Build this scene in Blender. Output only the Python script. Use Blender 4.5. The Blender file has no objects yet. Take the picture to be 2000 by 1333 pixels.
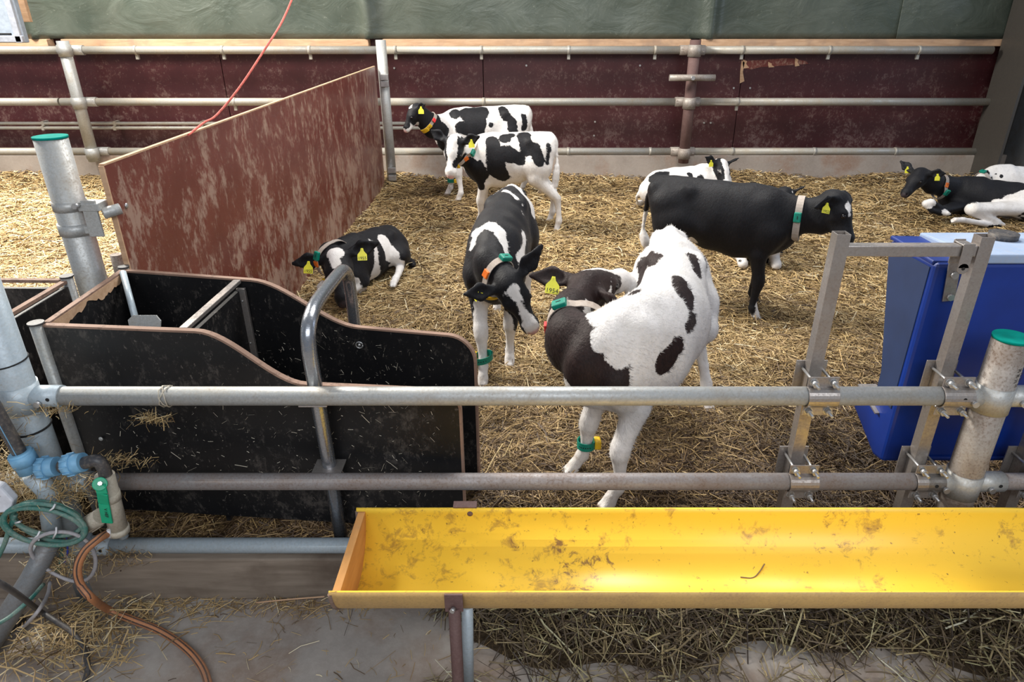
import bpy, bmesh, math, random
import numpy as np
from mathutils import Vector, Matrix, Euler
from mathutils.bvhtree import BVHTree

random.seed(7)
RNG = np.random.default_rng(11)
SC = bpy.context.scene
COL = SC.collection

# ---------------------------------------------------------------- camera
CAM_H = 1.9
FPX = 1330.0
CX, CY = 1018.0, 666.5
THETA = math.atan(641.0 / 1330.0)
CT, ST = math.cos(THETA), math.sin(THETA)
cam_data = bpy.data.cameras.new('camera')
cam_data.sensor_width = 36.0
cam_data.lens = FPX / 2000.0 * 36.0
cam_data.shift_x = (1000.0 - CX) / 2000.0
cam_data.clip_start = 0.05
cam_data.clip_end = 200
cam = bpy.data.objects.new('camera', cam_data)
COL.objects.link(cam)
cam.location = (0, 0, CAM_H)
cam.rotation_euler = (math.pi / 2 - THETA, 0, 0)
SC.camera = cam

# ---------------------------------------------------------------- light and exposure
world = bpy.data.worlds.new('barn_daylight')
SC.world = world
world.use_nodes = True
bg = world.node_tree.nodes['Background']
bg.inputs['Color'].default_value = (0.80, 0.88, 1.0, 1)
bg.inputs['Strength'].default_value = 0.30


def area_light(name, loc, target, sx, sy, power, color):
    d = bpy.data.lights.new(name, 'AREA')
    d.shape = 'RECTANGLE'
    d.size, d.size_y = sx, sy
    d.energy = power
    d.color = color
    o = bpy.data.objects.new(name, d)
    COL.objects.link(o)
    o.location = loc
    o.rotation_euler = (Vector(target) - Vector(loc)).to_track_quat('-Z', 'Y').to_euler()
    return o


area_light('skylight_left', (-5.2, 6.0, 5.2), (-2.6, 5.0, 0), 2.0, 2.0, 1050, (1.0, 0.95, 0.86))
area_light('fill_overhead', (0.9, 5.0, 5.2), (-0.9, 4.9, 0), 2.2, 2.6, 275, (1.0, 0.97, 0.92))  # added overhead fill, no roof opening known there
area_light('fill_front', (0.6, -3.2, 4.6), (0.0, 2.0, 0.0), 6.0, 2.5, 220, (0.95, 0.97, 1.0))  # added fill from above and behind the camera, no opening known there
area_light('side_door_light', (8.6, 5.2, 3.2), (4.6, 8.4, 1.3), 2.0, 1.6, 70, (0.66, 0.78, 1.0))
SC.view_settings.view_transform = 'Standard'
SC.view_settings.look = 'None'
SC.view_settings.exposure = 0.15
SC.view_settings.gamma = 1.0
SC.view_settings.use_curve_mapping = False

Z0 = 0.10      # top of the bedding


def ray(px, py):
    xc = (px - CX) / FPX
    yc = -(py - CY) / FPX
    return Vector((xc, CT + yc * ST, -ST + yc * CT))


def P(px, py, Y):
    d = ray(px, py)
    t = Y / d.y
    return Vector((d.x * t, Y, CAM_H + d.z * t))


def G(px, py, z=Z0):
    d = ray(px, py)
    t = (z - CAM_H) / d.z
    return Vector((d.x * t, d.y * t, z))


def PXP(px, py, X):
    d = ray(px, py)
    t = X / d.x
    return Vector((X, d.y * t, CAM_H + d.z * t))


def proj(p):
    v = Vector(p) - Vector((0, 0, CAM_H))
    dep = v.y * CT - v.z * ST
    up = v.y * ST + v.z * CT
    return (CX + FPX * v.x / dep, CY - FPX * up / dep)


# ---------------------------------------------------------------- mesh building
class MB:
    """collects vertices and faces in world coordinates; build() links them as one mesh object"""

    def __init__(self):
        self.v = []
        self.f = []
        self.s = []

    def add(self, vs, fs, smooth=False):
        b = len(self.v)
        self.v += [tuple(x) for x in vs]
        for i, f in enumerate(fs):
            self.f.append([b + q for q in f])
            self.s.append(smooth if isinstance(smooth, bool) else smooth[i])
        return self

    def box(self, c, size, rot=None):
        c = Vector(c)
        hx, hy, hz = size[0] / 2, size[1] / 2, size[2] / 2
        vs = [Vector((x, y, z)) for x in (-hx, hx) for y in (-hy, hy) for z in (-hz, hz)]
        if rot is not None:
            vs = [rot @ q for q in vs]
        vs = [q + c for q in vs]
        return self.add(vs, [(0, 1, 3, 2), (4, 6, 7, 5), (0, 4, 5, 1), (2, 3, 7, 6), (0, 2, 6, 4), (1, 5, 7, 3)])

    def beam(self, a, b, w, h, up=(0, 0, 1)):
        a, b = Vector(a), Vector(b)
        d = (b - a).normalized()
        up = Vector(up)
        s = d.cross(up)
        if s.length < 1e-4:
            s = d.cross(Vector((0, 1, 0)))
        s.normalize()
        u = s.cross(d).normalized()
        vs = []
        for p in (a, b):
            for i, j in ((-1, -1), (1, -1), (1, 1), (-1, 1)):
                vs.append(p + s * (i * w / 2) + u * (j * h / 2))
        return self.add(vs, [(3, 2, 1, 0), (4, 5, 6, 7), (0, 1, 5, 4), (1, 2, 6, 5), (2, 3, 7, 6), (3, 0, 4, 7)])

    def tube(self, pts, r, seg=16, cap=True, inner=None):
        pts = [Vector(p) for p in pts]
        n = len(pts)
        rs = r if isinstance(r, (list, tuple)) else [r] * n
        tang = []
        for i in range(n):
            a = pts[max(i - 1, 0)]
            b = pts[min(i + 1, n - 1)]
            tang.append((b - a).normalized())
        t0 = tang[0]
        ref = Vector((0, 0, 1)) if abs(t0.z) < 0.9 else Vector((0, 1, 0))
        u = t0.cross(ref).normalized()
        vs = []
        for i in range(n):
            t = tang[i]
            u = (u - t * u.dot(t)).normalized()
            w = t.cross(u)
            for k in range(seg):
                a = 2 * math.pi * k / seg
                vs.append(pts[i] + (u * math.cos(a) + w * math.sin(a)) * rs[i])
        fs, sm = [], []
        for i in range(n - 1):
            for k in range(seg):
                k2 = (k + 1) % seg
                fs.append((i * seg + k, i * seg + k2, (i + 1) * seg + k2, (i + 1) * seg + k))
                sm.append(True)
        if cap:
            fs.append(tuple(range(seg - 1, -1, -1)))
            fs.append(tuple((n - 1) * seg + k for k in range(seg)))
            sm += [False, False]
        return self.add(vs, fs, sm)

    def prism(self, poly, o, u, v, w):
        """poly: 2D points; o + x*u + y*v, extruded by vector w"""
        o, u, v, w = Vector(o), Vector(u), Vector(v), Vector(w)
        n = len(poly)
        vs = [o + u * p[0] + v * p[1] for p in poly]
        vs += [q + w for q in vs]
        fs = [tuple(range(n - 1, -1, -1)), tuple(range(n, 2 * n))]
        for i in range(n):
            j = (i + 1) % n
            fs.append((i, j, n + j, n + i))
        return self.add(vs, fs)

    def ball(self, c, r, seg=12, rings=8, scale=(1, 1, 1), rot=None):
        c = Vector(c)
        vs = []
        for i in range(rings + 1):
            th = math.pi * i / rings
            for k in range(seg):
                a = 2 * math.pi * k / seg
                q = Vector((math.sin(th) * math.cos(a) * scale[0], math.sin(th) * math.sin(a) * scale[1], math.cos(th) * scale[2])) * r
                if rot is not None:
                    q = rot @ q
                vs.append(c + q)
        fs = []
        for i in range(rings):
            for k in range(seg):
                k2 = (k + 1) % seg
                fs.append((i * seg + k, (i + 1) * seg + k, (i + 1) * seg + k2, i * seg + k2))
        return self.add(vs, fs, True)

    def build(self, name, mat, parent=None, bevel=0, label=None, cat=None, group=None, kind=None, org=None):
        me = bpy.data.meshes.new(name)
        if parent is not None:
            off = parent_world(parent)
        elif org is not None:
            off = Vector(org)
        else:
            a = np.array(self.v)
            off = Vector(((a[:, 0].min() + a[:, 0].max()) / 2, (a[:, 1].min() + a[:, 1].max()) / 2, a[:, 2].min()))
        me.from_pydata([tuple(Vector(q) - off) for q in self.v], [], self.f)
        me.polygons.foreach_set('use_smooth', self.s)
        bm = bmesh.new()
        bm.from_mesh(me)
        bmesh.ops.recalc_face_normals(bm, faces=bm.faces)
        bm.to_mesh(me)
        bm.free()
        me.materials.append(mat)
        o = bpy.data.objects.new(name, me)
        COL.objects.link(o)
        if parent is not None:
            o.parent = parent
        else:
            o.location = off
        if bevel:
            m = o.modifiers.new('bevel', 'BEVEL')
            m.width = bevel
            m.segments = 2
            m.limit_method = 'ANGLE'
            m.angle_limit = math.radians(40)
        tag(o, label, cat, group, kind)
        return o


def parent_world(o):
    v = Vector((0, 0, 0))
    while o is not None:
        v += o.location
        o = o.parent
    return v


def tag(o, label=None, cat=None, group=None, kind=None):
    if label: o['label'] = label
    if cat: o['category'] = cat
    if group: o['group'] = group
    if kind: o['kind'] = kind
    return o


def thing(name, loc, label=None, cat=None, group=None, kind=None):
    o = bpy.data.objects.new(name, None)
    o.empty_display_size = 0.1
    COL.objects.link(o)
    o.location = loc
    return tag(o, label, cat, group, kind)


def smooth_path(pts, n=8):
    """Catmull-Rom through the points"""
    pts = [Vector(p) for p in pts]
    q = [pts[0] * 2 - pts[1]] + pts + [pts[-1] * 2 - pts[-2]]
    out = []
    for i in range(1, len(q) - 2):
        for k in range(n):
            t = k / n
            a, b, c, d = q[i - 1], q[i], q[i + 1], q[i + 2]
            out.append(0.5 * ((2 * b) + (c - a) * t + (2 * a - 5 * b + 4 * c - d) * t * t + (3 * b - a - 3 * c + d) * t ** 3))
    out.append(pts[-1])
    return out


def text_mesh(txt, name, mat, loc, xdir, ydir, size, parent, depth=0.0006):
    c = bpy.data.curves.new(name, 'FONT')
    c.body = txt
    c.size = size
    c.extrude = depth
    c.align_x = 'CENTER'
    c.align_y = 'CENTER'
    tmp = bpy.data.objects.new('tmp', c)
    COL.objects.link(tmp)
    dg = bpy.context.evaluated_depsgraph_get()
    me = bpy.data.meshes.new_from_object(tmp.evaluated_get(dg))
    COL.objects.unlink(tmp)
    bpy.data.objects.remove(tmp)
    x = Vector(xdir).normalized()
    y = (Vector(ydir) - x * Vector(ydir).dot(x)).normalized()
    z = x.cross(y)
    M = Matrix((x, y, z)).transposed().to_4x4()
    M.translation = Vector(loc) - parent_world(parent)
    me.transform(M)
    me.materials.clear()
    me.materials.append(mat)
    o = bpy.data.objects.new(name, me)
    COL.objects.link(o)
    o.parent = parent
    return o


# ---------------------------------------------------------------- materials
class NT:
    def __init__(self, name, rough=0.6, metal=0.0, spec=0.5):
        self.m = bpy.data.materials.new(name)
        self.m.use_nodes = True
        self.t = self.m.node_tree
        self.b = self.t.nodes['Principled BSDF']
        self.b.inputs['Roughness'].default_value = rough
        self.b.inputs['Metallic'].default_value = metal
        self.b.inputs['Specular IOR Level'].default_value = spec
        self.co = self.t.nodes.new('ShaderNodeTexCoord').outputs['Object']
        self.bumpn = None

    def n(self, typ, **kw):
        n = self.t.nodes.new('ShaderNode' + typ)
        for k, v in kw.items():
            setattr(n, k, v)
        return n

    def l(self, a, b):
        self.t.links.new(a, b)

    def mapping(self, scale=(1, 1, 1), rot=(0, 0, 0), loc=(0, 0, 0), src=None):
        n = self.n('Mapping')
        n.inputs['Scale'].default_value = scale
        n.inputs['Rotation'].default_value = rot
        n.inputs['Location'].default_value = loc
        self.l(src or self.co, n.inputs['Vector'])
        return n.outputs[0]

    def noise(self, scale=5, detail=4, rough=0.55, vec=None, dist=0.0, out='Fac'):
        n = self.n('TexNoise')
        n.inputs['Scale'].default_value = scale
        n.inputs['Detail'].default_value = detail
        n.inputs['Roughness'].default_value = rough
        n.inputs['Distortion'].default_value = dist
        self.l(vec or self.co, n.inputs['Vector'])
        return n.outputs[out]

    def ramp(self, fac, stops, interp='LINEAR'):
        n = self.n('ValToRGB')
        n.color_ramp.interpolation = interp
        el = n.color_ramp.elements
        while len(el) > 1:
            el.remove(el[-1])
        for i, (p, c) in enumerate(stops):
            e = el[0] if i == 0 else el.new(p)
            e.position = p
            if not isinstance(c, (tuple, list)):
                c = (c, c, c)
            e.color = (*c[:3], 1)
        self.l(fac, n.inputs[0])
        return n.outputs[0]

    def mix(self, fac, a, b, mode='MIX'):
        n = self.n('Mix', data_type='RGBA', blend_type=mode)
        for i, x in ((0, fac), (6, a), (7, b)):
            if isinstance(x, (int, float)):
                n.inputs[i].default_value = x if i == 0 else (x, x, x, 1)
            elif isinstance(x, (tuple, list)):
                n.inputs[i].default_value = (*x[:3], 1)
            else:
                self.l(x, n.inputs[i])
        return n.outputs[2]

    def math(self, op, a, b=None, c=None):
        n = self.n('Math', operation=op)
        for i, x in enumerate((a, b, c)):
            if x is None: continue
            if isinstance(x, (int, float)):
                n.inputs[i].default_value = x
            else:
                self.l(x, n.inputs[i])
        return n.outputs[0]

    def sep(self, src=None):
        n = self.n('SeparateXYZ')
        self.l(src or self.co, n.inputs[0])
        return n.outputs

    def color(self, c):
        if isinstance(c, (tuple, list)):
            self.b.inputs['Base Color'].default_value = (*c[:3], 1)
        else:
            self.l(c, self.b.inputs['Base Color'])

    def rough(self, r):
        self.l(r, self.b.inputs['Roughness'])

    def bump(self, h, strength=0.3, dist=0.01):
        n = self.n('Bump')
        n.inputs['Strength'].default_value = strength
        n.inputs['Distance'].default_value = dist
        self.l(h, n.inputs['Height'])
        if self.bumpn is not None:
            self.l(self.bumpn, n.inputs['Normal'])
        self.bumpn = n.outputs[0]
        self.l(self.bumpn, self.b.inputs['Normal'])


def m_plain(name, c, rough=0.5, metal=0.0, var=0.15, scale=30, spec=0.5):
    t = NT(name, rough, metal, spec)
    n = t.noise(scale, 4)
    lo = tuple(x * (1 - var) for x in c)
    hi = tuple(min(1, x * (1 + var)) for x in c)
    t.color(t.ramp(n, [(0.3, lo), (0.7, hi)]))
    t.bump(n, 0.1, 0.002)
    return t.m


def m_galv(name, c1, c2, dirt=(0.22, 0.17, 0.12), amount=0.5, metal=0.35, rough=0.5):
    t = NT(name, rough, metal)
    v = t.n('TexVoronoi')
    v.inputs['Scale'].default_value = 170
    t.l(t.co, v.inputs['Vector'])
    base = t.mix(t.ramp(v.outputs['Color'], [(0.0, 0.2), (1.0, 0.8)]), c1, c2)
    n1 = t.noise(7, 6, 0.65)
    n2 = t.noise(120, 3, 0.6)
    m1 = t.ramp(n1, [(0.62 - 0.3 * amount, 0), (0.72, 1)])
    fleck = t.ramp(n2, [(0.5, 0), (0.62, 1)])
    f = t.math('MULTIPLY', t.math('ADD', t.math('MULTIPLY', m1, 0.75), t.math('MULTIPLY', fleck, 0.35)), min(1, amount * 1.3))
    col = t.mix(f, base, dirt)
    t.color(col)
    t.rough(t.ramp(f, [(0, rough - 0.08), (1, 0.85)]))
    t.bump(n2, 0.25, 0.0015)
    return t.m


M = {}
M['galv'] = m_galv('galvanised_steel', (0.36, 0.37, 0.37), (0.50, 0.51, 0.50), (0.30, 0.25, 0.19), 0.55)
M['galv_blue'] = m_galv('galvanised_steel_blue', (0.34, 0.41, 0.46), (0.46, 0.53, 0.58), (0.33, 0.29, 0.24), 0.35, 0.15)
M['galv_brown'] = m_galv('galvanised_steel_dirty', (0.30, 0.27, 0.24), (0.42, 0.39, 0.36), (0.17, 0.12, 0.09), 0.85, 0.25)
M['galv_back'] = m_galv('wall_rail_steel', (0.30, 0.29, 0.26), (0.42, 0.41, 0.38), (0.33, 0.27, 0.19), 0.6, 0.25)
M['stainless'] = m_galv('stainless_steel', (0.33, 0.30, 0.28), (0.42, 0.39, 0.37), (0.20, 0.15, 0.125), 0.5, 0.7, 0.38)
M['hoop'] = m_galv('polished_tube', (0.30, 0.32, 0.35), (0.36, 0.38, 0.42), (0.22, 0.17, 0.14), 0.25, 0.85, 0.3)
M['zinc'] = m_plain('zinc_bolt', (0.50, 0.50, 0.50), 0.35, 0.8)
M['galv_mid'] = m_galv('galvanised_steel_worn', (0.27, 0.25, 0.25), (0.38, 0.36, 0.36), (0.22, 0.16, 0.13), 0.75, 0.3)
M['rust'] = m_galv('rusty_steel', (0.10, 0.052, 0.048), (0.14, 0.078, 0.070), (0.20, 0.13, 0.12), 0.5, 0.1, 0.8)
M['teal'] = m_plain('teal_cap', (0.0, 0.22, 0.18), 0.9, spec=.1)


def m_ply(name, base, base2, scuff, amount, vert=(1, 1, 0.55), speck=0.5, rough=0.38, low=None, sc2=14, fine=60, smax=.85):
    """resin faced plywood, scuffed by animals; vert stretches the scuffs"""
    t = NT(name, rough)
    w = t.mapping(vert)
    n1 = t.noise(3.0, 5, 0.6)
    n2 = t.noise(sc2, 10, 0.78, w, 0.3)
    n3 = t.noise(fine, 5, 0.7, t.mapping((1, 1, 0.6)))
    col = t.mix(t.ramp(n1, [(0.35, 0), (0.65, 1)]), base, base2)
    th = 0.60 - amount * 0.2
    reg = t.math('MULTIPLY', t.math('SUBTRACT', n1, 0.45), 0.55)
    k = t.math('ADD', n2, reg)
    if low is not None:
        z = t.sep()[2]
        k = t.math('ADD', k, t.math('MULTIPLY', t.ramp(t.math('DIVIDE', z, low), [(0.0, 1), (1.0, 0)]), 0.08))
    nf = t.noise(sc2 * 4.5, 6, 0.75, t.mapping((1, 1, 0.45)))
    k = t.math('ADD', k, t.math('MULTIPLY', t.math('SUBTRACT', nf, 0.5), 0.42))
    sc = t.ramp(k, [(th, 0), (th + 0.12, smax)])
    sp = t.ramp(n3, [(0.66 - 0.04 * speck, 0), (0.71 - 0.04 * speck, 1)])
    f = t.math('MAXIMUM', sc, t.math('MULTIPLY', sp, 0.6 * speck))
    col = t.mix(f, col, scuff)
    t.color(col)
    t.rough(t.ramp(f, [(0, rough), (1, 0.8)]))
    t.bump(n2, 0.12, 0.002)
    return t.m


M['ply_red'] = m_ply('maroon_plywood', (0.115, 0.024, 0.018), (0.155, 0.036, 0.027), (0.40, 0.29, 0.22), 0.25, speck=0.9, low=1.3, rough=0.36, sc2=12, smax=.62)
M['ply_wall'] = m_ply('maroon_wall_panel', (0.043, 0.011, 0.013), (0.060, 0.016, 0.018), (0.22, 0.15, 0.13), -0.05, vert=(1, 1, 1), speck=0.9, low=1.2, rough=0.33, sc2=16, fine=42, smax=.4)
M['ply_black'] = m_ply('black_plywood', (0.007, 0.007, 0.008), (0.013, 0.0125, 0.013), (0.15, 0.13, 0.115), 0.16, vert=(1, 1, 0.9), speck=0.9, rough=0.42, sc2=22, fine=75, smax=.30)
M['ply_black'].node_tree.nodes['Principled BSDF'].inputs['Specular IOR Level'].default_value = 0.28
M['ply_edge'] = m_ply('plywood_edge', (0.20, 0.12, 0.085), (0.30, 0.19, 0.14), (0.12, 0.07, 0.05), 0.2, vert=(1, 1, 6), rough=0.8)


def m_wood(name, c1, c2, dark, vert=(1, 8, 8), rough=0.8):
    t = NT(name, rough)
    w = t.mapping(vert)
    n = t.noise(5, 6, 0.6, w, 0.4)
    n2 = t.noise(4, 5, 0.6)
    col = t.ramp(n, [(0.3, c1), (0.7, c2)])
    col = t.mix(t.ramp(n2, [(0.5, 0), (0.72, 0.8)]), col, dark)
    t.color(col)
    t.bump(n, 0.3, 0.004)
    return t.m


M['batten'] = m_wood('batten_wood', (0.42, 0.25, 0.14), (0.58, 0.38, 0.24), (0.30, 0.20, 0.14))
M['beam'] = m_wood('old_beam', (0.16, 0.125, 0.095), (0.26, 0.21, 0.165), (0.10, 0.07, 0.05), (0.6, 6, 6))
M['endwood'] = m_wood('trough_end_wood', (0.42, 0.19, 0.05), (0.55, 0.27, 0.08), (0.20, 0.12, 0.08), (8, 1.2, 6))
M['endbark'] = m_wood('trough_end_rim', (0.14, 0.09, 0.07), (0.24, 0.16, 0.12), (0.08, 0.05, 0.04))


def m_concrete(name, c1, c2, stain, amount=0.5):
    t = NT(name, 0.85)
    n1 = t.noise(2.2, 7, 0.62)
    n2 = t.noise(45, 6, 0.7)
    n3 = t.noise(3.1, 5, 0.6, t.mapping((1, 1, 1), loc=(7, 3, 1)))
    col = t.mix(t.ramp(n1, [(0.35, 0), (0.65, 1)]), c1, c2)
    col = t.mix(t.ramp(n3, [(0.58 - amount * 0.16, 0), (0.74 - amount * 0.1, 0.85)]), col, stain)
    col = t.mix(t.math('MULTIPLY', t.ramp(n2, [(0.45, 0), (0.75, 1)]), 0.35), col, (0.42, 0.38, 0.34))
    t.color(col)
    t.bump(n2, 0.35, 0.004)
    t.bump(n1, 0.3, 0.02)
    return t.m


M['floor'] = m_concrete('aisle_concrete', (0.25, 0.225, 0.205), (0.36, 0.33, 0.30), (0.21, 0.145, 0.105), 0.8)
M['kerb'] = m_concrete('kerb_concrete', (0.26, 0.22, 0.19), (0.36, 0.31, 0.27), (0.26, 0.16, 0.11), 0.5)


def m_strawbase():
    t = NT('straw_base', 0.9)
    n1 = t.noise(28, 6, 0.7, t.mapping((1, 4, 1), rot=(0, 0, 0.6)))
    n2 = t.noise(28, 6, 0.7, t.mapping((4, 1, 1), rot=(0, 0, 0.3)))
    n3 = t.noise(1.3, 4, 0.6)
    f = t.math('MAXIMUM', n1, n2)
    col = t.ramp(f, [(0.45, (0.035, 0.022, 0.010)), (0.7, (0.16, 0.105, 0.048))])
    col = t.mix(t.ramp(n3, [(0.4, 0), (0.62, 0.55)]), col, (0.10, 0.065, 0.035))
    t.color(col)
    t.bump(f, 0.8, 0.02)
    return t.m


M['strawbase'] = m_strawbase()


def m_straw(name, stops):
    t = NT(name, 0.55)
    a = t.n('Attribute')
    a.attribute_name = 'tone'
    t.color(t.ramp(a.outputs['Fac'], stops))
    return t.m


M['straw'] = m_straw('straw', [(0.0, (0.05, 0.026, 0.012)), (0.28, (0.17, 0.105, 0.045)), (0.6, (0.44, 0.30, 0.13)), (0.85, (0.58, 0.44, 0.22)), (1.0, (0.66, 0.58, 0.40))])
M['hay'] = m_straw('hay', [(0.0, (0.035, 0.022, 0.014)), (0.35, (0.11, 0.078, 0.042)), (0.65, (0.30, 0.24, 0.12)), (0.9, (0.38, 0.36, 0.20)), (1.0, (0.52, 0.50, 0.38))])


def m_tarp():
    t = NT('green_tarpaulin', 0.42)
    n1 = t.noise(1.6, 6, 0.6, t.mapping((1, 1, 0.6)))
    n2 = t.noise(30, 5, 0.7)
    col = t.ramp(n1, [(0.3, (0.040, 0.054, 0.042)), (0.7, (0.085, 0.098, 0.078))])
    col = t.mix(t.ramp(n2, [(0.62, 0), (0.75, 0.35)]), col, (0.32, 0.33, 0.28))
    w = t.noise(2.2, 5, 0.55, t.mapping((1, 1, 1.6), rot=(0, 0.5, 0)), .8)
    col = t.mix(t.ramp(w, [(0.50, 0), (0.80, 0.22)]), col, (0.20, 0.22, 0.19))
    t.color(col)
    t.bump(w, 0.45, 0.05)
    return t.m


M['tarp'] = m_tarp()


def m_yellow(name, base):
    t = NT(name, 0.36)
    n1 = t.noise(5.0, 4, 0.6)
    n2 = t.noise(26, 8, 0.75, None, 0.5)
    n3 = t.noise(60, 4, 0.6)
    k = t.math('ADD', n2, t.math('MULTIPLY', t.math('SUBTRACT', n1, 0.5), 0.7))
    col = t.mix(t.ramp(k, [(0.555, 0), (0.66, 0.5), (0.78, 0.8)]), base, (0.30, 0.15, 0.06))
    k2 = t.math('ADD', n2, t.math('MULTIPLY', t.math('SUBTRACT', t.noise(2.2, 3, 0.5, t.mapping(loc=(3, 1, 2))), 0.5), 0.6))
    col = t.mix(t.ramp(k2, [(0.66, 0), (0.72, 0.7)]), col, (0.20, 0.10, 0.055))
    col = t.mix(t.ramp(n3, [(0.665, 0), (0.71, 0.75)]), col, (0.20, 0.10, 0.045))
    t.color(col)
    t.bump(n2, 0.08, 0.002)
    return t.m


M['yellow'] = m_yellow('yellow_plastic', (0.95, 0.63, 0.06))
M['yellow_out'] = m_galv('dirty_trough_outside', (0.60, 0.38, 0.13), (0.66, 0.43, 0.17), (0.36, 0.22, 0.11), 0.55, 0, 0.6)
M['blue'] = m_plain('blue_plastic', (0.001, 0.024, 0.20), 0.42, 0, 0.25, 4)
M['blue_side'] = m_plain('blue_plastic_dull', (0.014, 0.032, 0.10), 0.6, 0, 0.2, 5)  # greyer, darker blue for the left cheek of the feeder
M['blue_lid'] = m_concrete('dusty_lid', (0.24, 0.33, 0.50), (0.38, 0.46, 0.60), (0.20, 0.32, 0.55), 0.3)
M['fit_blue'] = m_plain('fitting_blue', (0.16, 0.36, 0.55), 0.5, 0, 0.2, 20)
M['pipe_black'] = m_galv('black_pipe', (0.03, 0.03, 0.035), (0.05, 0.05, 0.055), (0.22, 0.18, 0.14), 0.6, 0, 0.5)
M['beige'] = m_galv('beige_valve', (0.42, 0.38, 0.30), (0.52, 0.48, 0.40), (0.26, 0.20, 0.14), 0.5, 0, 0.7)
M['green_plastic'] = m_plain('green_plastic', (0.0, 0.33, 0.17), 0.4)
M['green_hose'] = m_galv('green_hose', (0.015, 0.13, 0.11), (0.03, 0.18, 0.15), (0.24, 0.27, 0.23), 0.75, 0, 0.5)
M['orange_hose'] = m_galv('orange_hose', (0.42, 0.17, 0.07), (0.50, 0.21, 0.09), (0.22, 0.14, 0.10), 0.6, 0, 0.6)
M['hose_stripe'] = m_galv('hose_stripe', (0.05, 0.03, 0.025), (0.09, 0.05, 0.04), (0.2, 0.14, 0.1), 0.4, 0, 0.7)
M['grey_cable'] = m_galv('grey_cable', (0.30, 0.29, 0.31), (0.38, 0.37, 0.39), (0.3, 0.24, 0.18), 0.5, 0, 0.6)
M['blue_wire'] = m_plain('blue_wire', (0.02, 0.04, 0.30), 0.5)
M['black_rubber'] = m_galv('black_rubber', (0.03, 0.03, 0.032), (0.055, 0.055, 0.06), (0.17, 0.14, 0.12), 0.4, 0, 0.6)
M['rope'] = m_plain('red_twine', (0.62, 0.13, 0.10), 0.8, 0, 0.3, 60)
M['white_plastic'] = m_plain('white_plastic', (0.60, 0.62, 0.68), 0.5)
M['tie'] = m_plain('cable_tie', (0.70, 0.70, 0.72), 0.4)
M['steel_grey'] = m_galv('painted_steel', (0.16, 0.17, 0.18), (0.22, 0.23, 0.24), (0.15, 0.11, 0.08), 0.5, 0.2, 0.5)
M['column'] = m_galv('column_steel', (0.05, 0.045, 0.04), (0.075, 0.067, 0.058), (0.035, 0.03, 0.024), 0.5, 0.2, 0.5)
M['box_grey'] = m_plain('box_grey', (0.30, 0.35, 0.42), 0.5)
M['box_frame'] = m_plain('box_frame', (0.45, 0.48, 0.55), 0.4, 0.3)
M['dark'] = m_plain('dark_hole', (0.01, 0.01, 0.01), 0.9)
M['strap'] = m_galv('collar_webbing', (0.34, 0.29, 0.25), (0.44, 0.39, 0.35), (0.26, 0.19, 0.14), 0.5, 0, 0.85)
M['strap_dark'] = m_plain('collar_underside', (0.02, 0.03, 0.035), 0.8)
M['c_green'] = m_plain('collar_green', (0.0, 0.20, 0.14), 0.45)
M['c_orange'] = m_plain('collar_orange', (0.80, 0.17, 0.02), 0.45)
M['c_red'] = m_plain('collar_red', (0.66, 0.03, 0.03), 0.45)
M['c_yellow'] = m_plain('collar_yellow', (0.80, 0.50, 0.02), 0.45)
M['tag_yellow'] = m_plain('ear_tag_yellow', (0.80, 0.76, 0.05), 0.45, 0, 0.08)
M['ink'] = m_plain('black_ink', (0.02, 0.02, 0.02), 0.7)
M['eye'] = m_plain('eye_black', (0.012, 0.008, 0.008), 0.08, 0, 0.1)


def gz_np(x, y):
    return (Z0 + 0.018 * np.sin(1.9 * x + 0.7 * y) * np.cos(1.3 * y - 0.6 * x)
            + 0.012 * np.sin(4.3 * x - 2.1 * y + 1) + 0.008 * np.cos(7.7 * y + 3.1 * x)
            + 0.12 * np.exp(-((y - 8.35) / 0.35) ** 2) * (0.5 + 0.3 * np.sin(3 * x)))


def gz(x, y):
    return float(gz_np(np.array(x), np.array(y)))
# ================================================================ the setting
YW = 8.45          # face of the back wall panels
YF = 1.84          # fence line
XL, XR = -9.0, 9.0

MB().box((0, -0.7, -0.05), (18, 5.02, 0.1)).build('floor', M['floor'], kind='structure', label='dirty grey concrete aisle floor in front of the fence')


def ground_mesh():
    xs = np.arange(XL, XR + .01, 0.06)
    ys = np.arange(1.875, YW + 0.0, 0.06)
    X, Y = np.meshgrid(xs, ys, indexing='ij')
    Z = gz_np(X, Y) - 0.012
    v = np.stack([X, Y, Z], -1).reshape(-1, 3)
    nx, ny = len(xs), len(ys)
    i, j = np.meshgrid(np.arange(nx - 1), np.arange(ny - 1), indexing='ij')
    a = i * ny + j
    f = np.stack([a, a + ny, a + ny + 1, a + 1], -1).reshape(-1, 4)
    me = bpy.data.meshes.new('pen_floor')
    me.from_pydata(v.tolist(), [], f.tolist())
    me.polygons.foreach_set('use_smooth', [True] * len(f))
    me.materials.append(M['strawbase'])
    o = bpy.data.objects.new('pen_floor', me)
    COL.objects.link(o)
    tag(o, 'trodden brown bedding layer covering the calf pen floor', kind='structure')


ground_mesh()

# kerb beam under the front fence
MB().box((0, 1.8375, 0.095), (18, 0.075, 0.19)).build('trim_1', M['beam'], kind='structure', bevel=0.006,
      label='weathered kerb beam along the foot of the front fence')
# concrete base of the back wall
MB().box((0, 8.37, 0.19), (18, 0.36, 0.40)).build('baseboard_back', M['kerb'], kind='structure', bevel=0.012,
      label='low concrete plinth below the maroon back wall')

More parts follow.
